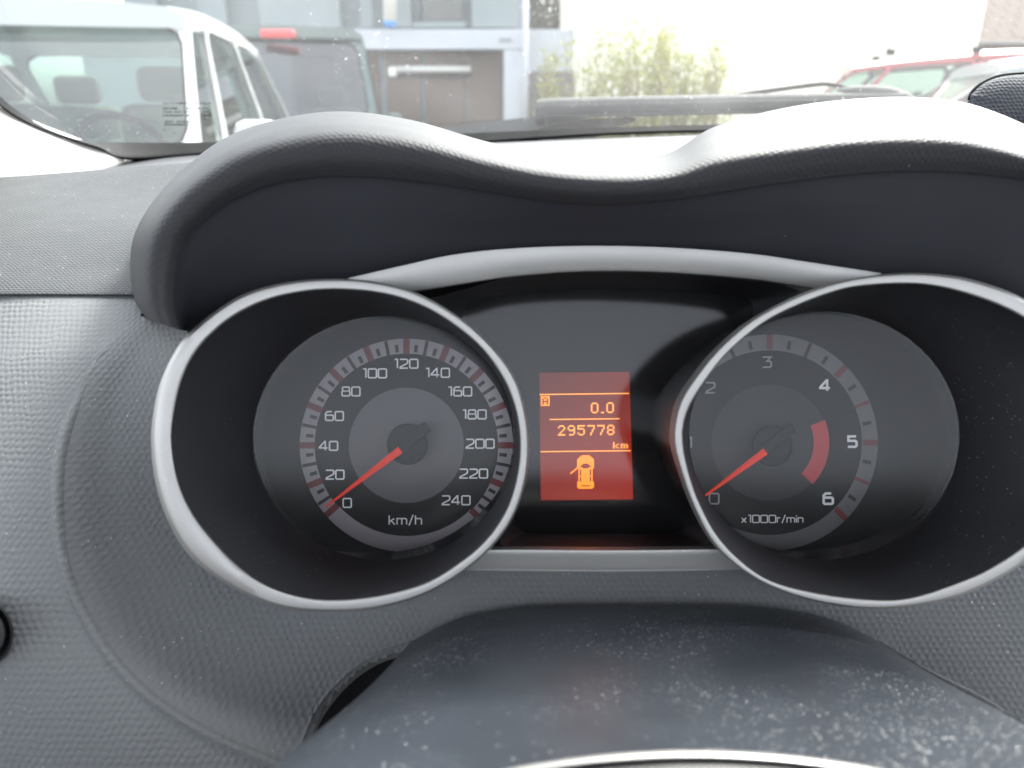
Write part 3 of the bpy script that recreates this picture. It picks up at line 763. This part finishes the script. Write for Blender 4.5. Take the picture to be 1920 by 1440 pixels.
# wipers outside the glass
GREY = plastic('wiper_grey', (.024, .026, .026), .75, .12, dust=[(300, .3, .2, 12)], dustcol=(.2, .2, .19))
DKGREY = plastic('wiper_dark', (.011, .0125, .0125), .75, .12, dust=[(300, .25, .15, 12)], dustcol=(.13, .13, .12))
wp = empty('wiper', P(1570, 175, .93), 'dusty grey wiper blade lying flat with its arm behind it', 'wiper')
def slab_px(name, o, d, th, mat, parent, bev=.0015):
    fr_ = [P(x, y, d(x) if callable(d) else d) for x, y in o]
    return solid(name, fr_, [p + F*th for p in fr_], mat, parent, bev=bev)
dd = lambda x: .925 + .02*(x-1000)/700
def blade_sec(yo, do): return [P(x, y+yo, dd(x)+do) for x, y in ((1006,204),(1012,199),(1060,196),(1200,193),(1350,190),(1500,187),(1640,185),(1700,184))]
loft_obj('spoiler', [blade_sec(-10, .022), blade_sec(-13, .012), blade_sec(-9, .002), blade_sec(-2, -.001)], 6, 3, GREY, wp)
loft_obj('blade', [blade_sec(-2, 0), blade_sec(2, -.003), blade_sec(17, -.004), blade_sec(21, -.001), blade_sec(19, .012), blade_sec(-2, .02)], 6, 3, DKGREY, wp)
slab_px('blade_cap', [(1004,201),(1016,197),(1022,224),(1010,226),(1005,222)], .921, .02, DKGREY, wp)
loft_obj('blade_lip', [blade_sec(18, -.003), blade_sec(22, -.0045), blade_sec(25, -.002), blade_sec(24, .004)], 6, 3, GREY, wp)
slab_px('blade_joint', [(1060,229),(1110,222),(1180,218),(1195,221),(1170,230),(1120,240),(1040,243),(1010,240)], .935, .012, DKGREY, wp)
loft_obj('arm', [[P(x, y+a, .975+b) for x, y in ((1360,182),(1400,175),(1460,167),(1530,158),(1560,158),(1600,168))] for a, b in ((-1.5,.004),(-3,0),(3,0),(5,.003))], 6, 3, DKGREY, wp)
cp = empty('wiper_pivot', P(1640, 185, .96), 'rounded dark grey wiper pivot cover beyond the hood', 'wiper pivot')
pv = [(1560,185),(1572,165),(1600,160),(1640,159),(1675,163),(1700,172),(1716,181),(1720,190)]
rings_ = [[P(1640+(x-1640)*k, 190+(y-190)*k, d) for x, y in pv] for k, d in ((1.0,1.0),(1.0,.97),(.95,.955),(.8,.948))]
mobj('cover', [p for r in rings_ for p in r], grid_faces(8, 4) + [tuple(range(24, 32))], GREY, cp, True)
cw_ = solid('scuttle_panel', [P(x, y, .96) for x, y in ((640,262),(870,234),(1015,217),(1120,222),(1115,262))], [P(x, y, 1.12) for x, y in ((640,264),(870,236),(1015,221),(1120,226),(1115,264))], plastic('scuttle_grey', (.06, .064, .064), .7, .15, dust=[(260,.3,.2,9)]), None)
tag(cw_, 'dusty light grey scuttle panel below the wiper blade tip', 'scuttle panel')

# black mesh pad on the dash
mp = empty('mesh_pad', P(1900, 230, .47), 'black mesh fabric pad with piped edge standing on the dashboard top', 'mesh pad')
mo = [(1816,186),(1822,172),(1840,156),(1870,143),(1910,138),(1980,136),(2050,150),(2080,180),(2085,240),(1830,240)]
loops = [[P(1940+(x-1940)*k, 200+(y-200)*k, .46-z) for x, y in crom(mo, 5, True)] for k, z in ((.92,-.04),(1.0,-.025),(1.0,-.004),(.97,.002),(.9,.006),(.6,.009),(.1,.010))]
rings_obj('cushion', loops, MAT['mesh'], mp, cap=True, planar=True)
tube('piping', [P(1940+(x-1940)*.985, 200+(y-200)*.985, .4595) for x, y in crom(mo[:8], 5)], .0013, MAT['rubber'], mp, 8)

# ------------------------------------------------------------------ unseen short roof lining, added to shade the dash from above
rl = [[Vector((x, y, 1.15 + z - .05*(x/.75)**2)) for x in (-.72,-.4,0,.4,.72)] for y, z in ((.26,.30),(.2,.33),(0,.35),(-.25,.36),(-.5,.36))]
ro = loft_obj('added_roof_lining', rl, 6, 4, MAT['headliner'], None)
tag(ro, 'unseen piece of pale grey roof lining added above the camera for shade', 'roof lining')

# unseen bench, added and shaped for cabin shade and dark lens reflections
rb = empty('added_bench', (0.1, -.78, .45), 'unseen dark high-backed bench added behind the camera to darken lens reflections', 'seat')
bevel(box('backrest', (.15, -.80, .85), (1.60, .20, .80), MAT['cloth'], rb), .09, 4)
bevel(box('cushion', (.15, -.53, .42), (1.60, .50, .16), MAT['cloth'], rb), .05, 3)

# ------------------------------------------------------------------ outside: ground
def ground_mat():
    m, t, o = new_mat('asphalt')
    p = N(t, 'ShaderNodeBsdfPrincipled'); ob = coords(t, 'Object')
    t.links.new(mixc(t, noise(t, ob, 3, 6, .65), (.045, .045, .047), (.075, .074, .072)), p.inputs['Base Color'])
    p.inputs['Roughness'].default_value = .85
    t.links.new(p.outputs[0], o.inputs[0]); return m
g = mobj('ground', [(-300,-300,0),(300,-300,0),(300,300,0),(-300,300,0)], [(0,1,2,3)], ground_mat(), None, False, base=(0,0,0)); g['kind'] = 'structure'

# ------------------------------------------------------------------ outside: cars
def paint(name, col, rough=.3): return plastic(name, col, rough, .5, coat=.6, var=.04)
GLASS = clear('car_glass', (.60, .72, .67), 1.5, 1.0, .0)
DARKG = clear('dark_car_glass', (.16, .20, .20), 1.5, 1.8, .0)
GLASSW = clear('van_glass', (.45, .56, .52), 1.5, 1.4, .0)
PALEG = clear('pale_car_glass', (.3, .33, .33), 1.5, 3.0, .05)
TYRE = plastic('tyre', (.02, .02, .02), .8, .2); RIM = plastic('rim', (.4, .4, .4), .35, .5, metallic=1)
def wheel(par, c, ax, r=.31):
    X = ax.normalized(); Z = Vector((0,0,1)); Yv = Z.cross(X)
    def loop(rad_, off): return [c + X*off + Yv*(math.cos(k*math.pi/12)*rad_) + Z*(math.sin(k*math.pi/12)*rad_) for k in range(24)]
    wl = rings_obj('wheel', [loop(r*.6,-.1), loop(r*.95,-.1), loop(r,-.07), loop(r,.07), loop(r*.95,.1), loop(r*.6,.1)], TYRE, par, sharp=40)
    rings_obj('rim', [loop(r*.62,.09), loop(r*.55,.07), loop(r*.1,.095)], RIM, wl, cap=True)
def panel(name, pts, mat, par, th=.0, nrm=None):
    return mobj(name, pts, [tuple(range(len(pts)))], mat, par, False)
def bar(name, a, b, wd, dp, mat, par, out):
    """pillar: box beam from a to b, `out` = outward direction"""
    a, b = Vector(a), Vector(b); t = (b-a); L = t.length; t.normalize()
    o = (out - t*out.dot(t)).normalized(); s = t.cross(o)
    return box(name, (a+b)/2, (wd, dp, L), mat, par, (s, o, t), bev=min(wd, dp)*.3)
def framed(nm, q, cuts, mg, rr, mat, glass, par, out, n=48):
    """window openings with rounded corners in a body-colour frame; q = corners anticlockwise from the lower front"""
    q = [Vector(p) for p in q]
    W_, H_ = ((q[1]-q[0]).length + (q[2]-q[3]).length)/2, ((q[3]-q[0]).length + (q[2]-q[1]).length)/2
    def bil(u, v): return q[0]*(1-u)*(1-v) + q[1]*u*(1-v) + q[2]*u*v + q[3]*(1-u)*v
    for u0, u1 in zip(cuts[:-1], cuts[1:]):
        w2, h2 = (u1-u0)*W_/2, H_/2; iw, ih = w2-mg, h2-mg
        r = min(rr, iw*.8, ih*.8); O_, I_, S_ = [], [], []
        for k in range(n):
            a = 2*math.pi*(k+.5)/n; ca, sa = math.cos(a), math.sin(a)
            t_ = 1/max(abs(ca), abs(sa)); x, y = ca*t_, sa*t_            # on the unit square
            def rnd(hw_, hh_):
                px_, py_ = x*hw_, y*hh_
                cx_, cy_ = hw_-r, hh_-r
                if abs(px_) > cx_ and abs(py_) > cy_:
                    dx, dy = abs(px_)-cx_, abs(py_)-cy_; l = math.hypot(dx, dy)
                    px_, py_ = math.copysign(cx_+dx/l*r, px_), math.copysign(cy_+dy/l*r, py_)
                return px_, py_
            f = lambda p: bil(u0+(p[0]/w2+1)/2*(u1-u0), (p[1]/h2+1)/2)
            O_.append(f((x*w2, y*h2))); I_.append(f(rnd(iw, ih))); S_.append(f(rnd(iw-.012, ih-.012)))
        inn = [p - out*.02 for p in I_]
        fr_ = mobj('window_frame', O_ + I_ + inn, grid_faces(n, 3, True), mat, par, True, sharp=30)
        g_ = mobj(nm, [p - out*.016 for p in S_], [tuple(range(n))], glass, par, False)
        mobj('window_seal', [p - out*.006 for p in I_] + [p - out*.010 for p in S_], grid_faces(n, 2, True), DKGREY, g_, False)
def car(name, label, fr_c, yaw, L, prof, hw, mat, glass, cabin, group=None, wheels=True, rails=False, mirror=True):
    """car with its nose at fr_c (ground point), pointing along yaw; prof = list of (s along length from the nose, z) for the lower body top line,
       cabin = (windscreen base s,z, roof front s,z, roof rear s,z, rear base s,z)"""
    d = Vector((math.sin(yaw), math.cos(yaw), 0)); side = Vector((d.y, -d.x, 0))   # side = the car's right
    def pt(s, x, z): return Vector(fr_c) - d*s + side*x + Vector((0,0,z))
    e = empty(name, Vector(fr_c) - d*L/2, label, 'car', group)
    # lower body
    rows_ = []
    for s, z in prof:
        k = 1 - .10*abs((s/L)*2-1)**4
        rows_.append([pt(s, x*hw*k, zz) for x, zz in ((-.86,.22),(-.98,.30),(-1,.62),(-.97,z-.06),(-.90,z),(-.5,z+.02),(0,z+.03),(.5,z+.02),(.90,z),(.97,z-.06),(1,.62),(.98,.30),(.86,.22))])
    n_ = 13
    vs = [p for r in rows_ for p in r]
    fs = grid_faces(n_, len(rows_)) + [tuple(range(n_)), tuple(reversed(range((len(rows_)-1)*n_, len(rows_)*n_)))]
    body = mobj('body', vs, fs, mat, e, True, sharp=50)
    (s0,z0),(s1,z1),(s2,z2),(s3,z3) = cabin
    tb = .80; bw = .93
    zm = (z1+z2)/2
    # roof: crowned slab
    rr_ = []
    for k in range(9):
        t_ = k/8; s = s1-.06 + (s2-s1+.12)*t_; z = z1+(z2-z1)*t_ + .05*math.sin(math.pi*t_)
        rr_.append([pt(s, x*hw*tb, z+dz_) for x, dz_ in ((-1,-.05),(-1.0,.0),(-.9,.035),(-.5,.055),(0,.06),(.5,.055),(.9,.035),(1,0),(1,-.05),(.9,-.04),(-.9,-.04))])
    vs = [p for r in rr_ for p in r]
    mobj('roof', vs, grid_faces(11, 9, True) + [tuple(range(11)), tuple(reversed(range(88, 99)))], mat, e, True, sharp=60)
    A = {sd_: (pt(s0, sd_*hw*bw, z0), pt(s1, sd_*hw*tb, z1), pt(s2, sd_*hw*tb, z2), pt(s3, sd_*hw*bw, z3)) for sd_ in (-1, 1)}
    framed('windscreen', (A[-1][0], A[1][0], A[1][1], A[-1][1]), (0, 1), .032, .12, mat, glass, e, d)
    framed('rear_window', (A[1][3], A[-1][3], A[-1][2], A[1][2]), (0, 1), .06, .12, mat, glass, e, -d)
    for sd_ in (-1, 1):
        out = side*sd_
        a0, a1, a2, a3 = A[sd_]
        framed('side_window', (a0, a3, a2, a1), (0, .17, .56, 1), .026, .07, mat, glass, e, out)
        if mirror:
            mc = pt(s0+.25, sd_*(hw+.10), z0+.06)
            box('wing_mirror', mc, (.17, .10, .13), mat, e, (side, d, Vector((0,0,1))), bev=.04)
            box('mirror_stalk', mc + Vector((0,0,-.075)) - side*sd_*.07, (.14, .05, .04), DKGREY, e, (side, d, Vector((0,0,1))), bev=.01)
        if wheels:
            for ws_ in (.19, .80): wheel(e, pt(L*ws_, sd_*(hw-.10), .31), side*sd_)
    wc = pt(s0+.62, -.36, z0-.02)
    tube('steering_wheel', [wc + side*(.18*math.cos(k*math.pi/12)) + (Vector((0,0,.9)) + d*.43)*(.18*math.sin(k*math.pi/12)) for k in range(25)], .015, DKGREY, e, 8)
    # seats with head rests
    for sx in (-.38, .38):
        for ss in (.45, .80):
            c = pt(s0+(s3-s0)*ss, sx*hw/.85, z0-.12)
            box('seat', c, (.46, .16, .62), SEATM, e, (side, d, Vector((0,0,1))), bev=.06)
            box('head_rest', c + Vector((0,0,.40)), (.26, .09, .16), SEATM, e, (side, d, Vector((0,0,1))), bev=.04)
    if rails:
        for sd_ in (-1, 1):
            for t_ in (.15, .55, .9):
                box('rack_mount', pt(s1+(s2-s1)*t_, sd_*hw*tb*.93, zm+.10), (.04, .09, .07), DKGREY, e, (side, d, Vector((0,0,1))), bev=.01)
    return e, pt
SEATM = plastic('car_seat_pale', (.16, .175, .14), .9, .2)
WHITE = paint('white_paint', (.34, .35, .35)); GREEN = paint('green_paint', (.045, .075, .068)); RED = paint('red_paint', (.27, .032, .037))
pr = lambda L, hood_z, belt, tail: [(0,.55),(.05,.62),(.35,hood_z),(.95,hood_z+.10),(1.15,belt),(L*.55,belt),(L-.5,tail),(L-.08,tail-.02),(L,tail-.35)]
# white car facing us, roof front about 3 m ahead
whx, pt_w = car('parked_car', 'white car with pale seats parked facing us past the screen edge', (-1.70, 1.55, 0), rad(180-9), 4.1, pr(4.1,.82,.98,.98), .86, WHITE, GLASSW,
    ((1.0,1.0),(1.62,1.50),(3.25,1.50),(3.95,1.02)))
# green car, tail towards us
grx, pt_g = car('parked_car', 'dark green car seen from behind with a red high brake light', (-2.70, 11.25, 0), rad(-9), 4.3, pr(4.3,.85,1.0,1.02), .90, GREEN, PALEG,
    ((1.2,1.02),(1.95,1.80),(3.95,1.82),(4.25,1.04)))
box('brake_light', pt_g(4.10, 0, 1.80), (.30, .06, .07), plastic('lamp_red', (.55, .03, .03), .3, .5), grx, bev=.02)
# red car side on, white car before it
car('parked_car', 'red car with roof rack mounts parked before the cream house wall', (2.4, 10.2, 0), rad(-72), 4.2, pr(4.2,.88,1.02,1.02), .85, RED, GLASS,
    ((1.05,1.02),(1.75,1.62),(3.85,1.74),(4.15,1.05)), rails=True)
car('parked_car', 'white car parked in front of the red car', (2.3, 7.3, 0), rad(-76), 4.1, pr(4.1,.80,.95,.95), .84, WHITE, GLASS,
    ((1.0,1.0),(1.75,1.48),(3.0,1.52),(3.9,1.0)))

# ------------------------------------------------------------------ outside: buildings
def wallmat(name, col, sc=2.0, var=.06, rough=.85):
    m, t, o = new_mat(name)
    p = N(t, 'ShaderNodeBsdfPrincipled'); ob = coords(t, 'Object')
    c = mixc(t, noise(t, ob, sc, 6, .6), tuple(x*(1-var) for x in col), tuple(x*(1+var) for x in col))
    t.links.new(c, p.inputs['Base Color']); p.inputs['Roughness'].default_value = rough
    b = N(t, 'ShaderNodeBump'); b.inputs['Distance'].default_value = .004; t.links.new(noise(t, ob, 60, 3), b.inputs['Height']); t.links.new(b.outputs[0], p.inputs['Normal'])
    t.links.new(p.outputs[0], o.inputs[0]); return m
YB = 13.0
gar = empty('garage_building', (-1.5, YB, 0), 'grey clad building with a brown garage door in a white frame', 'building')
def wbox(name, x0, y0, x1, y1, Y, th, mat, par, bev=.0, zlo=None):
    a, b = W(x0, y0, Y), W(x1, y1, Y)
    lo = b.z if zlo is None else zlo
    return box(name, ((a.x+b.x)/2, Y+th/2, (a.z+lo)/2), (abs(b.x-a.x), th, abs(a.z-lo)), mat, par, bev=bev)
CLAD, FRM, DOOR = wallmat('grey_cladding', (.21, .245, .25)), wallmat('white_render', (.42, .43, .46)), wallmat('brown_door', (.088, .066, .052))
xj = [150, 300, 428, 640, 700]
for a, b in zip(xj[:-1], xj[1:]): wbox('cladding_panel', a+2, -500, b-1, 52, YB, .06, CLAD, gar, .01)
for a, b in ((703,772),(875,975)): wbox('cladding_panel', a, -500, b, 52, YB+.12, .06, CLAD, gar, .01)
wbox('cladding_panel', 773, 40, 874, 52, YB+.12, .06, CLAD, gar, .01)
wi = wbox('window', 780, -300, 868, 38, YB+.2, .05, DARKG, gar)
for a, b in ((773,781),(867,875)): wbox('window_frame', a, -300, b, 40, YB+.1, .1, wallmat('frame_grey', (.10,.12,.125)), wi)
wbox('lintel', 150, 55, 985, 93, YB-.05, .25, FRM, gar, .02)
wbox('name_plate', 936, 71, 959, 78, YB-.075, .02, wallmat('plate', (.25,.26,.28)), gar)
wbox('jamb', 944, 93.5, 985, 300, YB-.04, .25, FRM, gar, .02, zlo=0)
wbox('jamb', 150, 93.5, 560, 300, YB-.04, .25, FRM, gar, .02, zlo=0)
dm = None
xs_ = [561, 640, 720, 795, 870, 943]
for a, b in zip(xs_[:-1], xs_[1:]): wbox('door_board', a+.12, 94, b-.12, 300, YB+.22, .05, DOOR, gar, .01, zlo=.02)
wbox('wall_core', 150, -500, 985, 300, YB+.30, .3, CLAD, gar, zlo=0)
dp_ = empty('downpipe', (W(984, 200, YB-.2).x, YB-.2, 0), 'white downpipe at the corner of the garage building', 'downpipe')
x_ = W(984, 200, YB-.2).x
tube('pipe', [(x_, YB-.2, 0), (x_, YB-.2, 3.8)], .05, FRM, dp_, 12)
for z in (.6, 1.6, 2.7): box('bracket', (x_, YB-.15, z), (.13, .12, .04), FRM, dp_)
lampm = empty('tube_lamp', W(805, 132, YB+.1), 'unlit white strip lamp fixed across the garage door', 'lamp')
a, b = W(742, 130, YB+.12), W(882, 130, YB+.12)
tube('lamp_tube', [a, a.lerp(b,.5), b], .05, plastic('lamp_white', (.5, .49, .46), .5, .4), lampm, 12)
box('lamp_base', a.lerp(b, .5) + Vector((0,.07,-.07)), ((b-a).length, .05, .09), DKGREY, lampm)
box('end_cap', a + Vector((-.05,-.02,-.04)), (.13, .12, .15), plastic('lamp_cap', (.62, .6, .55), .5, .4), lampm, bev=.03)
fl = empty('hanging_banner', W(732, 50, YB-.4), 'white hanging banner with a blue lower end on the building', 'banner')
c0, c1 = W(731, 40, YB-.35), W(731, -200, YB-.35)
tube('banner_cloth', [c0, c1], [.10, .12], plastic('banner_white', (.75,.72,.66), .8, .2), fl, 14)
tube('banner_end', [W(731, 52, YB-.35), c0 - Vector((0,0,.002))], [.09, .10], plastic('banner_blue', (.05,.22,.55), .7, .2), fl, 14)
# low annexe wall right of the pipe, with stone base
an = empty('annexe_wall', (W(1020, 200, 14).x, 14, 0), 'pale lavender grey annexe wall beside the downpipe with a stone base', 'wall')
wbox('render_panel', 986, 55, 1075, 134, 14, .2, FRM, an, .01)
wbox('stone_base', 986, 134.5, 1075, 260, 13.93, .3, wallmat('stone_base', (.12,.108,.095), 9, .3), an, .02, zlo=0)
# cream house
YH = 15.0
ho = empty('cream_house', (4, YH, 0), 'plain cream rendered house wall behind the yellow-green shrub', 'house')
a, b = W(1052, 240, YH), W(1832, 90, YH)
box('wall', ((a.x+b.x)/2, YH+2, 2.9), (b.x-a.x, 4, 5.8), wallmat('cream_render', (.74, .70, .58), 1.5, .04), ho)
# tiled house
YT = 19.0
th = empty('tiled_house', (13.5, YT, 0), 'orange house with a brown tiled roof beyond the cream wall', 'house')
a = W(1790, 90, YT)
ze = W(1880, 82, YT).z
box('wall', (a.x+5, YT+3.2, ze/2), (10, 6, ze), wallmat('orange_render', (.17, .055, .014), 2, .08), th)
TILE = wallmat('roof_tile', (.035, .013, .006), 6, .25)
tm = None
for r_ in range(12):
    for k in range(14):
        c = Vector((a.x + .2 + k*.36 + (r_ % 2)*.18, YT - .25 + r_*.26, ze + .02 + r_*.19 + random.uniform(-.004, .004)))
        ax = (Vector((1,0,0)), Vector((0,.81,.59)), Vector((0,-.59,.81)))
        if tm is None:
            o = box('roof_tile', c, (.345, .38, .035), TILE, th, ax, bev=.0)
            tm = o; c_ref = c
        else:
            q = tm.copy(); COL.objects.link(q); q.parent = th; q.location = c - c_ref
box('gutter', (a.x+5, YT-.42, ze-.03), (10, .12, .10), wallmat('gutter_grey', (.12,.115,.11)), th, bev=.03)

# ------------------------------------------------------------------ outside: plants
def leafmat(name, c1, c2):
    m, t, o = new_mat(name)
    p = N(t, 'ShaderNodeBsdfPrincipled'); oi = N(t, 'ShaderNodeObjectInfo')
    t.links.new(mixc(t, ramp(t, noise(t, coords(t, 'Object'), 2.2, 3), .35, .65), c1, c2), p.inputs['Base Color'])
    p.inputs['Roughness'].default_value = .6
    tl = N(t, 'ShaderNodeBsdfTranslucent'); tl.inputs[0].default_value = (*[min(1, x*1.6) for x in c2], 1)
    mx = N(t, 'ShaderNodeMixShader'); mx.inputs[0].default_value = .35
    t.links.new(p.outputs[0], mx.inputs[1]); t.links.new(tl.outputs[0], mx.inputs[2]); t.links.new(mx.outputs[0], o.inputs[0]); return m
LEAF = leafmat('leaf_yellow_green', (.075, .12, .03), (.20, .20, .045)); LEAFD = leafmat('leaf_dark', (.02, .032, .012), (.06, .07, .02))
STEM = plastic('stem', (.16, .12, .06), .8, .2)
def shrub(name, label, base, stems, mat, group=None, leaf=.10, nleaf=44):
    e = empty(name, base, label, 'shrub', group)
    sv, sf, lv, lf = [], [], [], []
    for (dx, dy, h, lean) in stems:
        b0 = Vector(base) + Vector((dx, dy, 0)); tip = b0 + Vector((lean, random.uniform(-.1,.1), h))
        path = [b0.lerp(tip, t_) + Vector((.06*math.sin(t_*3+dx*9), 0, 0)) for t_ in (0, .3, .6, .85, 1)]
        rws = tube_rows(path, [.014, .012, .009, .006, .003], 5); o0 = len(sv)
        sv += [p for r_ in rws for p in r_]; sf += grid_faces(5, 5, True, o0)
        for k in range(int(nleaf*h)):
            t_ = random.uniform(.12, 1)**.9; p = b0.lerp(tip, t_); spread = .42*(1.12-t_)
            az = random.uniform(0, 6.28)
            q = p + Vector((math.cos(az), math.sin(az), 0))*random.uniform(0, spread) + Vector((0,0,random.uniform(0,.12)))
            dr = (Vector((math.cos(az), math.sin(az), random.uniform(.2, 1.6)))).normalized()
            sdv = dr.cross(Vector((random.uniform(-1,1), random.uniform(-1,1), random.uniform(-1,1)))).normalized()
            l = leaf*random.uniform(.6, 1.3); o0 = len(lv)
            lv += [q, q + dr*l*.5 + sdv*l*.16, q + dr*l, q + dr*l*.5 - sdv*l*.16]; lf.append((o0, o0+1, o0+2, o0+3))
    mobj('stems', sv, sf, STEM, e, False); fo = mobj('foliage', lv, lf, mat, e, False); fo['kind'] = 'stuff'
    return e
def stems_for(px_list, Y):
    bx = W(sum(p[0] for p in px_list)/len(px_list), 200, Y).x; res = []
    for x, y, jit in px_list:
        tp = W(x, y, Y)
        for k in range(5):
            res.append((tp.x-bx+random.uniform(-.40,.40)*jit, random.uniform(-.35,.35), (tp.z)*random.uniform(.75, 1.06), random.uniform(-.12,.12)))
    return (bx, Y, 0), res
b_, s_ = stems_for([(1070,75,1),(1095,95,1),(1060,110,1),(1120,130,1)], 12.2)
shrub('shrub', 'bushy yellow-green shrub beside the annexe wall', b_, s_, LEAF, 'shrubs before the cream house')
b_, s_ = stems_for([(1150,75,1),(1175,68,1),(1200,80,1),(1160,100,1),(1190,110,1)], 11.6)
shrub('shrub', 'tall yellowing shrub in the middle of the row', b_, s_, LEAF, 'shrubs before the cream house')
b_, s_ = stems_for([(1245,20,.3),(1235,70,1),(1260,90,1),(1285,95,1),(1250,110,1)], 12.0)
shrub('shrub', 'shrub with one tall thin spire against the cream wall', b_, s_, LEAF, 'shrubs before the cream house')
b_, s_ = stems_for([(1320,85,.5),(1300,110,1),(1342,100,.5),(1345,145,1),(1315,135,1)], 11.8)
shrub('shrub', 'loose feathery shrub at the end of the row by the wiper', b_, s_, LEAF, 'shrubs before the cream house')
b_, s_ = stems_for([(1005,-60,1),(1030,-40,1),(1045,-60,1),(1015,-20,1)], 16.5)
shrub('tree', 'dark leafy tree showing behind the annexe wall', b_, s_, LEAFD, None, leaf=.2, nleaf=60)['category'] = 'tree'
gm = plastic('grass_ground', (.16, .18, .05), .9, .2, var=.3)
gs = mobj('grass_bed', [(0.6,8.2,.012),(5.2,8.2,.012),(5.2,14.9,.012),(.6,14.9,.012)], [(0,1,2,3)], gm, None, False); gs['kind'] = 'structure'
gv, gf = [], []
for k in range(6000):
    q = Vector((random.uniform(.7, 5.0), random.uniform(8.3, 13), .012)); h = random.uniform(.25, .9)*(1 if random.random() < .5 else .6)
    az = random.uniform(0, 6.28); sdv = Vector((math.cos(az), math.sin(az), 0))*.012; o0 = len(gv)
    gv += [q-sdv, q+sdv, q + Vector((random.uniform(-.12,.12), random.uniform(-.12,.12), h))]; gf.append((o0, o0+1, o0+2))
gr = mobj('tall_grass', gv, gf, LEAF, None, False)
tag(gr, 'tall yellow-green grass growing below the shrubs', 'grass', kind='stuff')
